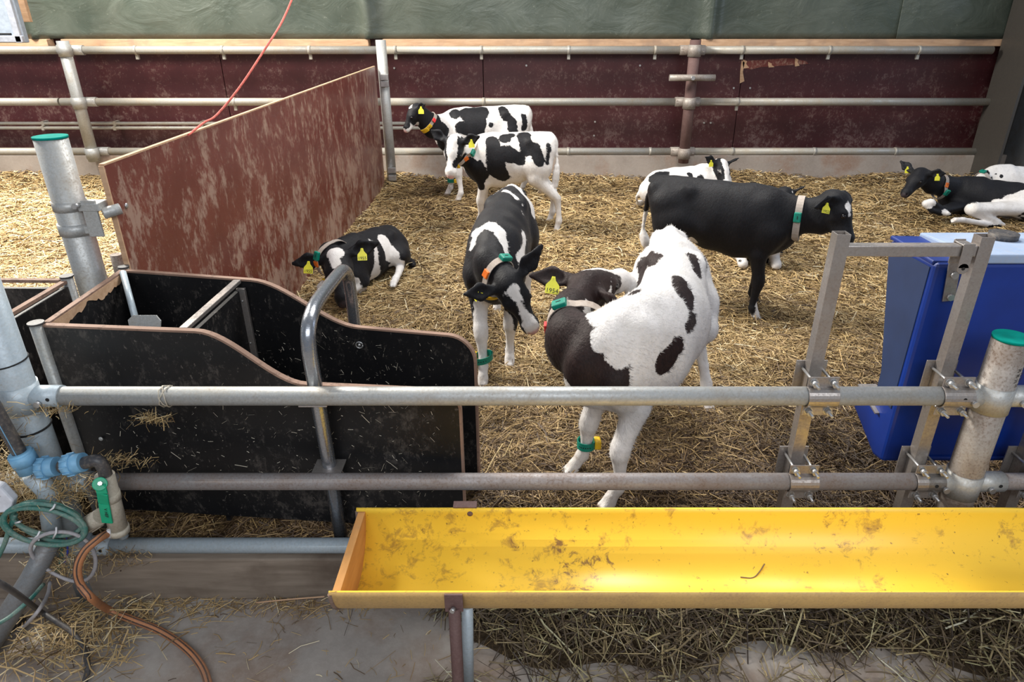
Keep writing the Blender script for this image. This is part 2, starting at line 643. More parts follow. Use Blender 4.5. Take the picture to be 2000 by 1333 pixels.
# back wall: maroon panels, seams where the photograph has them
wall = thing('wall_back', (0, YW, 0.39), 'maroon plywood panel wall at the back of the pen', kind='structure')
seams = [XL] + [PXP_x for PXP_x in (P(-1000 + 0, 200, YW).x, P(-55, 200, YW).x, P(445, 200, YW).x, P(945, 200, YW).x, P(1442, 200, YW).x, P(1942, 200, YW).x)]
seams = [s for s in seams if s > XL] 
seams = [XL] + seams + [XR]
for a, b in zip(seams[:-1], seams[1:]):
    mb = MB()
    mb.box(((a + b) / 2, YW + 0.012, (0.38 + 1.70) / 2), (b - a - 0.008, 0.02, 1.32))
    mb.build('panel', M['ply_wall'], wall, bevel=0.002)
MB().box((0, YW + .05, 1.05), (18, .02, 1.3)).build('added_backing', M['dark'], wall)  # added dark sheet, keeps sky from shining through the panel seams
q = P(1512, 123, YW)
MB().prism([(-.38, -.05), (-.36, .02), (-.1, .035), (.12, .05), (.22, .045), (.36, .02), (.40, -.01), (.1, -.03), (-.15, -.045), (-.25, -.07)], (q.x, YW - .0025, q.z), (1, 0, 0), (0, 0, 1), (0, .004, 0)).build('torn_facing', M['ply_red'], wall, label='reddish strip where the facing peeled off')
# torn patch of bare wood on the right wall panel
for (x0, y0, x1, y1, h) in ((1452, 118, 1442, 163, 7), (1456, 116, 1456, 134, 9), (1505, 121, 1505, 132, 9), (1557, 113, 1557, 130, 7)):
    a = P(x0, y0, YW - 0.001)
    b = P(x1, y1, YW - 0.001)
    w = h / FPX * 8
    MB().prism([(-w * .5, 0), (w * .4, -.02), (w * .25, -(a.z - b.z) * .5), (w * 1.0, -(a.z - b.z) * .9), (-w * .2, -(a.z - b.z)), (-w * .45, -(a.z - b.z) * .5)],
               (a.x, YW - 0.0035, a.z), (1, 0, 0), (0, 0, 1), (0, 0.005, 0)).build('bare_wood_patch', M['batten'], wall, label='pale torn wood where the facing came off')
# bolts on the wall panels
for (x, y) in ((1162, 238), (1160, 265), (1375, 240), (1388, 240), (1433, 172), (1465, 172), (770, 133), (1028, 128), (1250, 128)):
    p = P(x, y, YW)
    MB().tube([(p.x, YW + .002, p.z), (p.x, YW - .006, p.z)], 0.011, 10).build('bolt', M['zinc'], wall)

# timber batten over the wall, in lengths between the posts
bat = thing('trim_2', (0, YW - .03, 1.69), 'sawn timber battens along the top of the maroon wall', kind='structure')
zb = P(1000, 83, YW - 0.06).z
for a, b in ((-200, 101), (128, 722), (750, 1346), (1367, 1967)):
    xa, xb = P(a, 83, YW - .06).x, P(b, 83, YW - .06).x
    MB().box(((xa + xb) / 2, YW - 0.075, zb), (xb - xa, 0.13, 0.072)).build('batten', M['batten'], bat, bevel=0.004)


# green curtain above
def curtain(name, xa, xb, y0, wav, label, seed):
    nx, nz = 420, 22
    vs, fs = [], []
    rs = np.random.default_rng(seed)
    ph = rs.uniform(0, 6, 8)
    zt, zbm = 3.1, zb + 0.04
    for i in range(nx + 1):
        for j in range(nz + 1):
            u, v = i / nx, j / nz
            x = xa + (xb - xa) * u
            z = zbm + (zt - zbm) * v
            y = y0 + wav * (0.5 * math.sin(2.3 * x + ph[0] + v) + 0.35 * math.sin(5.1 * x + 2 * v + ph[1]) + 0.2 * math.sin(9 * x - 5 * v + ph[2]) + .25 * math.sin(11 * v + 1.7 * x + ph[3])) * (0.4 + 0.6 * min(1, v * 6))
            for xp_ in (-5.42, -1.70, 2.10):
                y -= .10 * math.exp(-((x - xp_) / .085) ** 2)
            vs.append((x, y, z))
    for i in range(nx):
        for j in range(nz):
            a = i * (nz + 1) + j
            fs.append((a, a + nz + 1, a + nz + 2, a + 1))
    mb = MB().add(vs, fs, True)
    o = mb.build(name, M['tarp'], label=label, cat='curtain')
    s = o.modifiers.new('thick', 'SOLIDIFY')
    s.thickness = 0.004
    return o


curtain('windbreak_curtain', -8.8, P(1768, 40, YW).x, YW - 0.065, 0.022, 'long dusty green tarpaulin curtain above the timber batten', 3)
curtain('windbreak_curtain', P(1748, 40, YW).x, 6.6, YW - 0.13, 0.05, 'short creased end curtain of green tarpaulin at the right column', 5)

# right-hand steel column
col = thing('trim_3', (5.6, 8.0, 0.0), 'dark steel column at the right end of the back wall', kind='structure')
c0 = P(1990, 300, 8.0)
xw = P(1925, 300, 8.0).x
MB().box((xw + .02, 8.02, 1.7), (0.03, 0.52, 3.4)).build('flange', M['column'], col)
MB().box((xw + .20, 8.26, 1.7), (0.36, 0.03, 3.4)).build('web', M['column'], col)
MB().box((xw + .40, 8.02, 1.7), (0.03, 0.52, 3.4)).build('flange', M['steel_grey'], col)
MB().box((7.5, 7.72, 1.6), (3.0, 0.05, 3.2)).build('wall_right', M['steel_grey'], kind='structure', label='grey sheeting beyond the right column')


# ================================================================ railing on the back wall
def pipe_clip(mb, x, y, z, r):
    mb.tube([(x - .016, y, z), (x + .016, y, z)], r + .005, 14)
    mb.box((x, y + .01, z - r - .028), (.032, .03, .05))


rail = thing('pipe_railing', (0, 8.1, 0.39), 'three-rail galvanised pipe railing in front of the maroon back wall', 'railing')
YR = 8.22
RR = 0.042
zr = {}
for nm, py in (('top', 98), ('middle', 199), ('bottom', 296)):
    z = P(1000, py, YR).z
    zr[nm] = z
    segs = ((-9, P(118, py, YR).x), (P(118, py, YR).x, P(745, py, YR).x), (P(745, py, YR).x, P(1350, py, YR).x), (P(1350, py, YR).x, P(1940, py, YR).x))
    for k, (a, b) in enumerate(segs):
        MB().tube([(a + .01, YR, z), (b - .01, YR, z)], RR, 18).build('rail', M['galv_back'], rail)
for py, xs in ((98, (265, 435, 605, 772, 940, 1111, 1280, 1450, 1620, 1795)), (199, (458, 945, 1440)), (296, (945, 1110, 1270, 1430, 1590, 1748))):
    for x in xs:
        mb = MB()
        q = P(x, py, YR)
        pipe_clip(mb, q.x, YR, q.z, RR)
        mb.build('clip', M['galv_back'], rail)


def back_post(px_top, py_top, px_bot, py_bot, Y, r, mat, name='post', parent=rail, zbot=None):
    a = P(px_bot, py_bot, Y)
    b = P(px_top, py_top, Y)
    x = (a.x + b.x) / 2
    MB().tube([(x, Y, a.z if zbot is None else zbot), (x, Y, b.z)], r, 20).build(name, mat, parent)
    return x


xp1 = back_post(118, 80, 188, 315, 8.10, 0.062, M['galv'])
xp3 = back_post(1356, 78, 1337, 318, 8.10, 0.060, M['rust'])
MB().tube([(xp3, 8.10, .385), (xp3, 8.10, .48)], 0.065, 20).build('post_foot', M['galv_blue'], rail)
MB().tube([(xp1, 8.10, .385), (xp1, 8.10, .47)], 0.067, 20).build('post_foot', M['galv_blue'], rail)
for xx in (xp1, xp3):
    for z in zr.values():
        mb = MB()
        mb.tube([(xx, 8.10, z - .06), (xx, 8.10, z + .06)], 0.072, 20)
        mb.tube([(xx - .14, YR, z), (xx + .14, YR, z)], RR + .010, 16)
        mb.tube([(xx - .12, YR - .05, z), (xx - .12, YR - .03, z)], .02, 8)
        mb.tube([(xx + .12, YR - .05, z), (xx + .12, YR - .03, z)], .02, 8)
        mb.build('clamp', M['galv_brown'] if xx == xp3 else M['galv'], rail)
q = P(1352, 152, 7.98)
MB().tube([(q.x - .25, 7.98, q.z), (q.x + .25, 7.98, q.z)], 0.034, 16).build('cross_handle', M['galv_brown'], rail)
MB().tube([(q.x, 7.93, q.z), (q.x, 8.05, q.z)], 0.022, 12).build('handle_bolt', M['zinc'], rail)

# thin twin water pipes low on the left
for py, nm in ((241, 'upper'), (250, 'lower')):
    z = P(300, py, 8.33).z
    o = MB().tube([(-9, 8.33, z), (P(860, py, 8.33).x, 8.33, z)], 0.019, 10).build('water_pipe', M['galv_back'], org=(-5, 8.33, z),
        label='%s of two thin steel water pipes along the left wall' % nm, cat='pipe', group='thin pipes on the wall')
    for x in (85, 225, 395):
        qq = P(x, py, 8.33)
        MB().box((qq.x, 8.36, z), (.03, .10, .05)).build('pipe_bracket', M['galv_back'], o)

# post that carries the partition
XP = -1.575
hp = thing('hinge_post', (0, 7.95, 0.1), 'pale galvanised post at the far end of the maroon partition', 'post')
hx = (P(741, 80, 7.95).x + P(768, 350, 7.95).x) / 2
hp.location.x = hx
MB().tube([(hx, 7.95, gz(hx, 7.95) - .05), (hx, 7.95, P(741, 78, 7.95).z)], 0.055, 20).build('tube', M['galv'], hp)
for py in (150, 163, 330, 345):
    z = P(765, py, 7.95).z
    MB().box((hx + .02, 7.88, z), (.09, .04, .06)).build('hinge_bracket', M['zinc'], hp, bevel=.004)
MB().box((hx - .03, 8.03, P(741, 110, 7.95).z), (.07, .08, .3)).build('backing_plate', M['galv'], hp)

# ================================================================ partition
a = PXP(205, 328, XP)
b = PXP(743, 125, XP)
pt = thing('partition_panel', (XP, (a.y + 7.9) / 2, Z0), 'tall scuffed maroon plywood partition running back to the wall', 'partition')
ztop = (a.z + b.z) / 2
MB().box((XP - .011, (a.y + 7.90) / 2, (ztop + .06) / 2), (.018, 7.90 - a.y, ztop - .06)).build('board', M['ply_red'], pt)
MB().box((XP - .011, (a.y + 7.90) / 2, ztop + .0035), (.019, 7.90 - a.y, .007)).build('top_edge', M['batten'], pt, label='pale worn top edge')
MB().box((XP - .011, a.y - .004, (ztop + .06) / 2), (.019, .008, ztop - .06)).build('end_edge', M['batten'], pt, label='splintered raw plywood end')
for py, px in ((402, 247),):
    q = PXP(px, py, XP)
    MB().ball((XP, q.y, q.z), .011, 12, 8, (.5, 1, 1)).build('bolt_head', M['zinc'], pt)
MB().tube([(XP - .065, a.y + .03, .1), (XP - .065, a.y + .03, 1.02)], .024, 14).build('stiffener_tube', M['galv_brown'], pt)

# left post with the teal cap
XQ = P(98, 268, a.y - .02).x
YQ = a.y - .02
zt = P(98, 270, YQ).z
lp = thing('fence_post', (XQ, YQ, Z0), 'round grey post with teal cap beside the near end of the maroon partition', 'post')
MB().tube([(XQ, YQ, .02), (XQ, YQ, zt)], .057, 28).build('tube', M['galv'], lp)
MB().tube([(XQ, YQ, zt), (XQ, YQ, zt + .008)], .0585, 28).build('cap', M['teal'], lp)
zc = P(165, 445, YQ).z
MB().tube([(XQ, YQ, zc - .022), (XQ, YQ, zc + .022)], .0625, 28).build('clamp_band', M['galv'], lp)
z2 = P(180, 400, YQ).z
MB().tube([(XQ, YQ, z2 - .018), (XQ, YQ, z2 + .018)], .060, 28).build('clamp_band', M['galv'], lp)
mb = MB()
mb.box((XQ + .095, YQ - .01, z2), (.08, .07, .03))
mb.box((XQ + .095, YQ - .035, (z2 + zc) / 2), (.055, .012, z2 - zc + .05))
mb.box((XQ + .07, YQ - .02, zc), (.05, .03, .03))
mb.tube([(XQ + .13, YQ - .02, z2 - .03), (XQ + .18, YQ + .02, z2 - .02)], .022, 12)
mb.build('hinge_bracket', M['galv'], lp, bevel=.003)
MB().tube([(XQ + .06, YQ - .07, z2 + .01), (XQ + .06, YQ - .04, z2 + .01)], .011, 6).build('bolt', M['zinc'], lp)

# red twine from above to the partition
pts = smooth_path([P(368, 264, 3.25), P(398, 240, 3.42), P(424, 224, 3.55), P(470, 168, 3.7), P(520, 92, 3.9), P(552, 40, 4.1), P(578, -25, 4.3), P(590, -90, 4.5)], 8)
MB().tube(pts, .0055, 8).build('twine', M['rope'], label='red twine hanging down to the top of the maroon partition', cat='rope')

# grey box and board, top left, fixed to the building
YB = 7.2
gb = thing('control_box', P(10, 40, YB), 'grey framed box hanging at the top left before the green curtain', 'box')
p0, p1 = P(-40, 84, YB), P(48, 84, YB)
ht = 1.0
MB().box(((p0.x + p1.x) / 2, YB + .05, p0.z + ht / 2), (p1.x - p0.x, .07, ht)).build('housing', M['box_grey'], gb, bevel=.01)
MB().box((p1.x - .04, YB - .0, p0.z + ht / 2), (.06, .04, ht)).build('frame', M['box_frame'], gb, bevel=.006)
MB().box(((p0.x + p1.x) / 2, YB - .0, p0.z + .035), (p1.x - p0.x, .04, .06)).build('frame', M['box_frame'], gb, bevel=.006)
MB().box(((p0.x + p1.x) / 2 - .05, YB + .005, p0.z + .08), (p1.x - p0.x - .12, .02, .014)).build('seal', M['dark'], gb)
p2 = P(47, 43, 7.6)
MB().box((p2.x - .02, 7.6, p2.z + .55), (.19, .05, 1.1)).build('hanging_board', M['batten'], label='short orange-brown wooden board behind the grey box', cat='board', bevel=.004)

# ================================================================ front fence
fence = thing('pipe_fence', (0, YF, 0.19), 'galvanised pipe fence of three rails along the front of the pen', 'fence')
z_top = P(1000, 774, YF).z
z_mid = P(1000, 941, YF).z
z_low = P(300, 1066, YF).z
XA = P(56, 814, YF).x
XB = P(1977, 660, YF).x
for z, r, segs in ((z_top, .030, ((XA, XB), (XB, 3.2), (-3.2, XA))), (z_mid, .0285, ((XA, XB), (XB, 3.2), (-3.2, XA))), (z_low, .027, ((XA, XB), (XB, 3.2), (-3.2, XA)))):
    for k, (s0, s1) in enumerate(segs):
        MB().tube([(s0, YF, z), (s1, YF, z)], r, 28).build('rail', M['galv'] if z == z_top else M['galv_blue'] if z == z_low else M['galv_mid'], fence)
zpt = P(1977, 662, YF).z
MB().tube([(XB, YF, 0.0), (XB, YF, zpt)], .0515, 32).build('post', M['galv_brown'], fence)
MB().tube([(XB, YF, zpt), (XB, YF, zpt + .008)], .053, 32).build('cap', M['teal'], fence, label='flat teal cap on the right post')
MB().tube([(XA, YF, 0.0), (XA, YF, 1.35)], .0515, 32).build('post', M['galv_blue'], fence)
for xx, mt in ((XA, 'galv_blue'), (XB, 'galv')):
    for z in (z_top, z_mid, z_low):
        mb = MB()
        mb.tube([(xx, YF, z - .045), (xx, YF, z + .045)], .0555, 32)
        mb.tube([(xx + .03, YF, z), (xx + .13, YF, z)], .0345, 24)
        mb.tube([(xx - .13, YF, z), (xx - .03, YF, z)], .0345, 24)
        mb.build('tee_clamp', M[mt], fence)
        for s in (-1, 1):
            MB().tube([(xx + s * .075, YF - .034, z - .006), (xx + s * .075, YF - .047, z - .006)], .010, 10).build('bolt', M['zinc'], fence)
            MB().tube([(xx + s * .105, YF - .0335, z + .006), (xx + s * .105, YF - .0352, z + .006)], .006, 10).build('bolt_hole', M['dark'], fence)
# wires and ties round the left post
for z in (P(40, 705, YF).z, P(60, 835, YF).z, P(70, 840, YF).z + .012):
    pts = [(XA + .0535 * math.cos(t), YF + .0535 * math.sin(t), z + .006 * math.sin(t * 1.0 + 1)) for t in np.linspace(0, 2 * math.pi, 28)]
    MB().tube(pts, .0022, 6).build('wire_tie', M['dark'], fence)
# handwriting on the right post (marker, running up the post)
for k, (s, dz) in enumerate((('11 24', -.115), ('24 17', -.090), ('34 27', -.065), ('11 22', -.040))):
    ang = math.radians(-52 - 0)
    n = Vector((math.cos(ang), math.sin(ang), 0))
    text_mesh(s, 'marker_note', M['ink'], Vector((XB, YF, z_top + .17 + dz)) + n * .0520, (0, 0, 1), n.cross(Vector((0, 0, 1))) * -1 if False else (math.sin(ang) * -1, math.cos(ang), 0), .018, fence, .0003) if k < 0 else None
ang = math.radians(-60)
n = Vector((math.cos(ang), math.sin(ang), 0))
tn = Vector((-math.sin(ang), math.cos(ang), 0))
for k, s in enumerate(('11', '21 17', '34 27', '24 11')):
    text_mesh(s, 'marker_note', M['ink'], Vector((XB, YF, z_top + .062 + .018 * k)) + n * .0522, tn, (0, 0, 1), .017, fence, .0002)

# ================================================================ frame that holds the blue feeder
fr = thing('feeder_frame', (1.1, 1.91, Z0), 'stainless square-tube frame clamped to the fence before the blue feeder', 'frame')
YS = 1.915
sw = .040


def square_post(x, ztop, zbot=.1):
    mb = MB()
    w = sw / 2
    t = .003
    for (cx, cy, sx, sy) in ((x - w + t / 2, YS, t, sw), (x + w - t / 2, YS, t, sw), (x, YS - w + t / 2, sw - 2 * t, t), (x, YS + w - t / 2, sw - 2 * t, t)):
        mb.box((cx, cy, (ztop + zbot) / 2), (sx, sy, ztop - zbot))
    return mb


X1 = (P(1638, 458, YS).x + P(1550, 920, YS).x) / 2
X2 = (P(1918, 460, YS).x + P(1788, 920, YS).x) / 2
X3 = P(1992, 920, YS).x
zs1, zs2 = P(1638, 455, YS).z, P(1918, 460, YS).z
square_post(X1, zs1).build('upright', M['stainless'], fr)
square_post(X2, zs2).build('upright', M['stainless'], fr)
square_post(X3, .72).build('upright', M['stainless'], fr)
zc = P(1750, 488, YS).z
MB().box(((X1 + X2) / 2, YS, zc), (X2 - X1 - sw, .034, .034)).build('crossbar', M['stainless'], fr, bevel=.003)
mb = MB()
bx = X2 - .052
mb.box((bx, YS - .024, zc - .012), (.034, .004, .075))
mb.box((bx, YS, zc + .0195), (.034, .05, .004))
mb.box((bx, YS + .024, zc - .012), (.034, .004, .075))
mb.tube([(bx, YS - .022, zc - .05), (bx, YS - .026, zc - .05)], .017, 16)
mb.build('hook_bracket', M['stainless'], fr, bevel=.0015)
MB().tube([(bx, YS - .0262, zc - .05), (bx, YS - .0272, zc - .05)], .005, 10).build('bracket_hole', M['dark'], fr)


def u_clamp(x, z, r, mat):
    mb = MB()
    w = .095
    # half sleeve in front of the rail
    pts = []
    for k in range(13):
        t = math.pi * k / 12
        pts.append((-math.sin(t) * (r + .0035), math.cos(t) * (r + .0035)))
    for k in range(12, -1, -1):
        t = math.pi * k / 12
        pts.append((-math.sin(t) * r, math.cos(t) * r))
    mb.prism(pts, (x - w / 2, YF, z), (0, 1, 0), (0, 0, 1), (w, 0, 0))
    mb.box((x, YF - .002, z + r + .018), (w, .004, .036))
    mb.box((x, YF - .002, z - r - .018), (w, .004, .036))
    mb.build('clamp_saddle', mat, fr, bevel=.001)
    MB().box((x, YS + .024, z), (w * 1.05, .005, 2 * r + .085)).build('back_plate', mat, fr, bevel=.001)
    for sx in (-.030, .030):
        for sz in (1, -1):
            zz = z + sz * (r + .018)
            m2 = MB()
            m2.tube([(x + sx, YF - .045, zz), (x + sx, YS + .03, zz)], .0045, 8)
            m2.tube([(x + sx, YF - .024, zz), (x + sx, YF - .005, zz)], .0105, 6)
            m2.tube([(x + sx, YF - .006, zz), (x + sx, YF - .003, zz)], .014, 12)
            m2.build('bolt', M['zinc'], fr)


for x in (X1, X2):
    for z, r in ((z_top, .0325), (z_mid, .031)):
        u_clamp(x + .004, z, r, M['stainless'])
u_clamp(X3, z_mid, .031, M['stainless'])

# ================================================================ blue feeder
XF = 1.287
bf = thing('calf_feeder', (1.8, 2.2, Z0), 'large blue plastic calf feeder tank with dusty pale lid behind the fence', 'feeder')
prof = [(2.005, 1.20), (2.295, 1.185), (2.15, .74), (2.15, .64), (2.28, .60), (2.275, .527), (2.07, .44), (2.005, .455)]
mb = MB()
mb.prism(prof, (XF, 0, 0), (0, 1, 0), (0, 0, 1), (1.15, 0, 0))
mb.build('tank', M['blue'], bf, bevel=.012)
MB().prism([(2.03, 1.18), (2.285, 1.17), (2.142, .75), (2.142, .66), (2.03, .66)], (XF - .003, 0, 0), (0, 1, 0), (0, 0, 1), (.003, 0, 0)).build('side_cheek', M['blue_side'], bf, label='dull grey-blue left cheek')
MB().prism([(2.00, 1.200), (1.996, 1.232), (2.30, 1.212), (2.30, 1.190)], (XF + .10, 0, 0), (0, 1, 0), (0, 0, 1), (1.06, 0, 0)).build('lid', M['blue_lid'], bf, bevel=.006, label='pale dusty lid')
MB().prism([(0, 0), (.14, 0), (.10, .012), (0, .014)], (XF - .004, 2.02, 1.190), (1, 0, 0), (0, 0, 1), (0, .27, 0)).build('lid_corner', M['blue'], bf, bevel=.004)
MB().tube([P(1958, 466, 2.2), P(1958, 466, 2.2) + Vector((0, 0, .02))], .045, 20).build('filler_cap', M['pipe_black'], bf)
MB().box((XF + .02, 2.17, .618), (.07, .16, .006), Euler((.2, 0, 0)).to_matrix()).build('sill_plate', M['stainless'], bf)
# strap plate with two bolts on the front
pa, pb = P(1868, 498, 1.995), P(1852, 588, 1.995)
mb = MB().beam(pa, pb, .038, .005, up=(0, 1, 0))
mb.build('strap_plate', M['stainless'], bf, bevel=.001)
for f in (.42, .9):
    q = pa.lerp(pb, f)
    MB().tube([q, q - Vector((0, .014, 0))], .011, 8).build('bolt', M['zinc'], bf)
# recess line along the front
for z, x0, x1 in ((.475, XF + .06, 2.38), ):
    MB().box(((x0 + x1) / 2, 2.0, z), (x1 - x0, .01, .012)).build('moulded_rib', M['blue'], bf, bevel=.003)

# ================================================================ black feeding stalls
ZS = .975
st = thing('feeding_stall', (-1.0, 2.3, Z0), 'black plywood feeding stall with curved brown-edged side panels', 'stall')
f0 = P(85, 636, 1)   # directions only
FA, FB = Vector((-1.566, 2.040, 0)), Vector((-.20, 1.918, 0))
RA, RB = Vector((-1.583, 2.566, 0)), Vector((-.174, 2.290, 0))


def side_outline(L, zb0, zb1, zlow, x_s0, x_s1, rc):
    """outline of a side panel: high part, S-curve, low part, rounded corner"""
    pts = [(0, zb0), (0, ZS)]
    for k in range(17):
        t = k / 16
        s = t * t * (3 - 2 * t)
        pts.append((x_s0 + (x_s1 - x_s0) * t, ZS + (zlow - ZS) * s))
    for k in range(9):
        a = math.pi / 2 * k / 8
        pts.append((L - rc + rc * math.sin(a), zlow - rc + rc * math.cos(a)))
    pts.append((L, zb1))
    return pts


def stall_panel(A, B, zb0, zb1, zlow, s0, s1, rc, name='side_panel', par=st):
    d = (B - A)
    L = d.length
    d.normalize()
    nrm = Vector((-d.y, d.x, 0))
    pts = side_outline(L, zb0, zb1, zlow, s0, s1, rc)
    MB().prism(pts, A - nrm * .009, d, (0, 0, 1), nrm * .018).build(name, M['ply_black'], par)
    # edge banding: a thin strip following the outline
    mb = MB()
    top = pts[1:]
    vs, fs = [], []
    for i, p in enumerate(top):
        q = top[min(i + 1, len(top) - 1)]
        o = top[max(i - 1, 0)]
        t = Vector((q[0] - o[0], q[1] - o[1]))
        t.normalize()
        nn = Vector((-t.y, t.x))
        for off, w in ((-.003, -.0105), (-.003, .0105), (.0045, .0105), (.0045, -.0105)):
            vs.append(A + d * (p[0] + nn.x * off) + Vector((0, 0, p[1] + nn.y * off)) + nrm * w)
    for i in range(len(top) - 1):
        for k in range(4):
            k2 = (k + 1) % 4
            fs.append((i * 4 + k, i * 4 + k2, i * 4 + 4 + k2, i * 4 + 4 + k))
    mb.add(vs, fs, False)
    mb.build('edge_strip', M['ply_edge'], par, label='brown raw plywood edge')
    return d, nrm


dF, nF = stall_panel(FA, FB, .225, .225, .795, .52, .86, .07)
dR, nR = stall_panel(RA, RB, .07, .07, .812, .56, .98, .10)
# end board with worn top
MB().beam(Vector((FA.x, FA.y + .01, .58)), Vector((RA.x, RA.y - .01, .58)), .018, .78).build('end_board', M['ply_black'], st)
MB().beam(Vector((FA.x, FA.y + .01, ZS + .003)), Vector((RA.x, RA.y - .01, ZS + .003)), .021, .008).build('edge_strip', M['ply_edge'], st)
rj = random.Random(4)
poly = [(0, 0)] + [(.53 * k / 44, -(.012 + .016 * (.5 + .5 * math.sin(k * .55)) + .022 * max(0, math.sin(k * .28 - .6)) + rj.uniform(-.005, .006))) for k in range(45)] + [(.53, 0)]
MB().prism(poly, (FA.x + .0105, FA.y + .005, ZS), ((RA.x - FA.x) / .53, .97, 0), (0, 0, 1), (.0015, 0, 0)).build('bare_wood_patch', M['batten'], st, label='gnawed pale wood below the top edge')
# corner posts
for (x, y, r, z0) in ((FA.x - .022, FA.y - .008, .021, .08), (RA.x - .006, RA.y + .014, .017, .08)):
    o = MB().tube([(x, y, z0), (x, y, ZS + .008)], r, 16).build('corner_post', M['galv'], st)
    MB().tube([(x, y, ZS + .008), (x, y, ZS + .014)], r + .004, 16).build('end_cap', M['black_rubber'], o)
# divider board with steel channel
DA, DB = Vector((-1.098, 2.012, 0)), Vector((-1.088, 2.452, 0))
MB().beam(DA + Vector((0, 0, .56)), DB + Vector((0, 0, .56)), .016, .76).build('divider_board', M['ply_black'], st)
MB().beam(DA + Vector((0, 0, ZS - .002)), DB + Vector((0, 0, ZS - .002)), .028, .014).build('channel', M['stainless'], st, bevel=.002)
MB().box((DB.x + .014, DB.y - .014, .52), (.032, .016, .86)).build('angle_bar', M['stainless'], st, bevel=.002)
for z in (.9, .72, .56):
    MB().ball((DB.x + .014, DB.y - .023, z), .004, 8, 6).build('rivet', M['zinc'], st)
# scoop shaped foot plate inside
q = P(282, 632, 2.26)
MB().tube([P(240, 532, 2.52), P(266, 628, 2.34)], .012, 12).build('rod', M['galv_blue'], st)
MB().prism([(-.055, -.03), (.055, -.03), (.06, .01), (.045, .03), (-.04, .03), (-.06, .012)], q, (1, 0, 0), (0, .3, .95), (0, .006, -.002)).build('foot_plate', M['galv'], st, bevel=.001)
# eye bolt on the rear panel
q = P(702, 674, 1)
yy = RA.y + (RB.y - RA.y) * ((P(702, 674, 2.38).x - RA.x) / (RB.x - RA.x)) - .012
q = P(702, 674, yy)
pts = [q + Vector((.013 * math.cos(t), -.002, .013 * math.sin(t))) for t in np.linspace(0, 2 * math.pi, 20)]
MB().tube(pts, .003, 8).build('ring', M['zinc'], st)
MB().ball(q, .007, 8, 6).build('bolt_head', M['zinc'], st)
for (px, py, off) in ((197, 858, 0),):
    yf = FA.y + (FB.y - FA.y) * .1 - .011
    MB().ball(P(px, py, yf), .008, 10, 6, (1, .5, 1)).build('bolt_head', M['galv'], st)
# right-hand lower plate seen between the rails
MB().beam(FB + Vector((-.34, .03, .40)), FB + Vector((-.02, .012, .40)), .012, .40).build('kick_plate', M['ply_black'], st)

# steel hoop over the stall
XH = P(600, 660, 1.90).x
hoop = [(XH + .015, 1.90, .02), (XH + .01, 1.90, .5), (XH, 1.90, .92)]
pth = [Vector((XH, 1.90, .95)), Vector((XH, 1.915, 1.005)), Vector((XH + .0, 1.96, 1.04)), Vector((XH - .005, 2.07, 1.05)), Vector((XH - .01, 2.36, 1.035)), Vector((XH - .01, 2.44, 1.02)), Vector((XH - .01, 2.485, .98)), Vector((XH - .01, 2.50, .91))]
hp2 = thing('steel_hoop', (XH, 2.2, Z0), 'bent shiny steel hoop arching over the black feeding stall', 'hoop')
allp = [Vector(p) for p in hoop] + smooth_path(pth, 6) + [Vector((XH - .01, 2.50, .4)), Vector((XH - .01, 2.50, .03))]
MB().tube(allp, .0235, 20).build('tube', M['hoop'], hp2)
MB().box((XH + .01, YF + .04, z_mid + .02), (.10, .11, .006)).build('clamp_plate', M['stainless'], hp2, bevel=.002)
MB().box((XH + .01, YF + .04, z_top - .03), (.09, .11, .006)).build('clamp_plate', M['stainless'], hp2, bevel=.002)

# second stall at the far left
s2 = thing('feeding_stall', (-2.3, 2.4, Z0), 'black plywood stall at the left edge, behind the grey left fence post', 'stall')
MB().beam(Vector((-1.752, 2.03, .51)), Vector((-1.752, 2.45, .51)), .018, .88).build('side_panel', M['ply_black'], s2)
MB().beam(Vector((-1.752, 2.03, ZS - .005)), Vector((-1.752, 2.45, ZS - .005)), .021, .012).build('edge_strip', M['ply_edge'], s2)
MB().beam(Vector((-1.775, 2.465, .50)), Vector((-3.2, 2.49, .50)), .018, .88).build('back_panel', M['ply_black'], s2)
MB().beam(Vector((-1.775, 2.465, ZS - .005)), Vector((-3.2, 2.49, ZS - .005)), .021, .012).build('edge_strip', M['ply_edge'], s2)
o = MB().tube([(-1.752, 2.472, .08), (-1.752, 2.472, ZS + .008)], .021, 16).build('corner_post', M['galv'], s2)
MB().tube([(-1.752, 2.472, ZS + .008), (-1.752, 2.472, ZS + .014)], .025, 16).build('end_cap', M['black_rubber'], o)

# ================================================================ yellow trough
tr = thing('feed_trough', (1.2, 1.54, 0), 'long yellow half-pipe feed trough mounted outside the fence', 'trough')
YT0, YT1 = 1.725, 1.372
yc, rt = (YT0 + YT1) / 2, (YT0 - YT1) / 2
zt = P(1000, 992, YT0).z
XT = -.525
prof = []
for k in range(25):
    t = math.pi * k / 24
    prof.append((rt * math.cos(t), -rt * .92 * math.sin(t)))
for k in range(24, -1, -1):
    t = math.pi * k / 24
    prof.append(((rt - .006) * math.cos(t), -(rt * .92 - .006) * math.sin(t)))
mb = MB().prism(prof, (XT, yc, zt), (0, 1, 0), (0, 0, 1), (3.6, 0, 0))
for i, f in enumerate(mb.f):
    mb.s[i] = i >= 2
o = mb.build('half_pipe', M['yellow'], tr)
o.data.materials.append(M['yellow_out'])
for i_, pl_ in enumerate(o.data.polygons):
    if 2 <= i_ < 26: pl_.material_index = 1
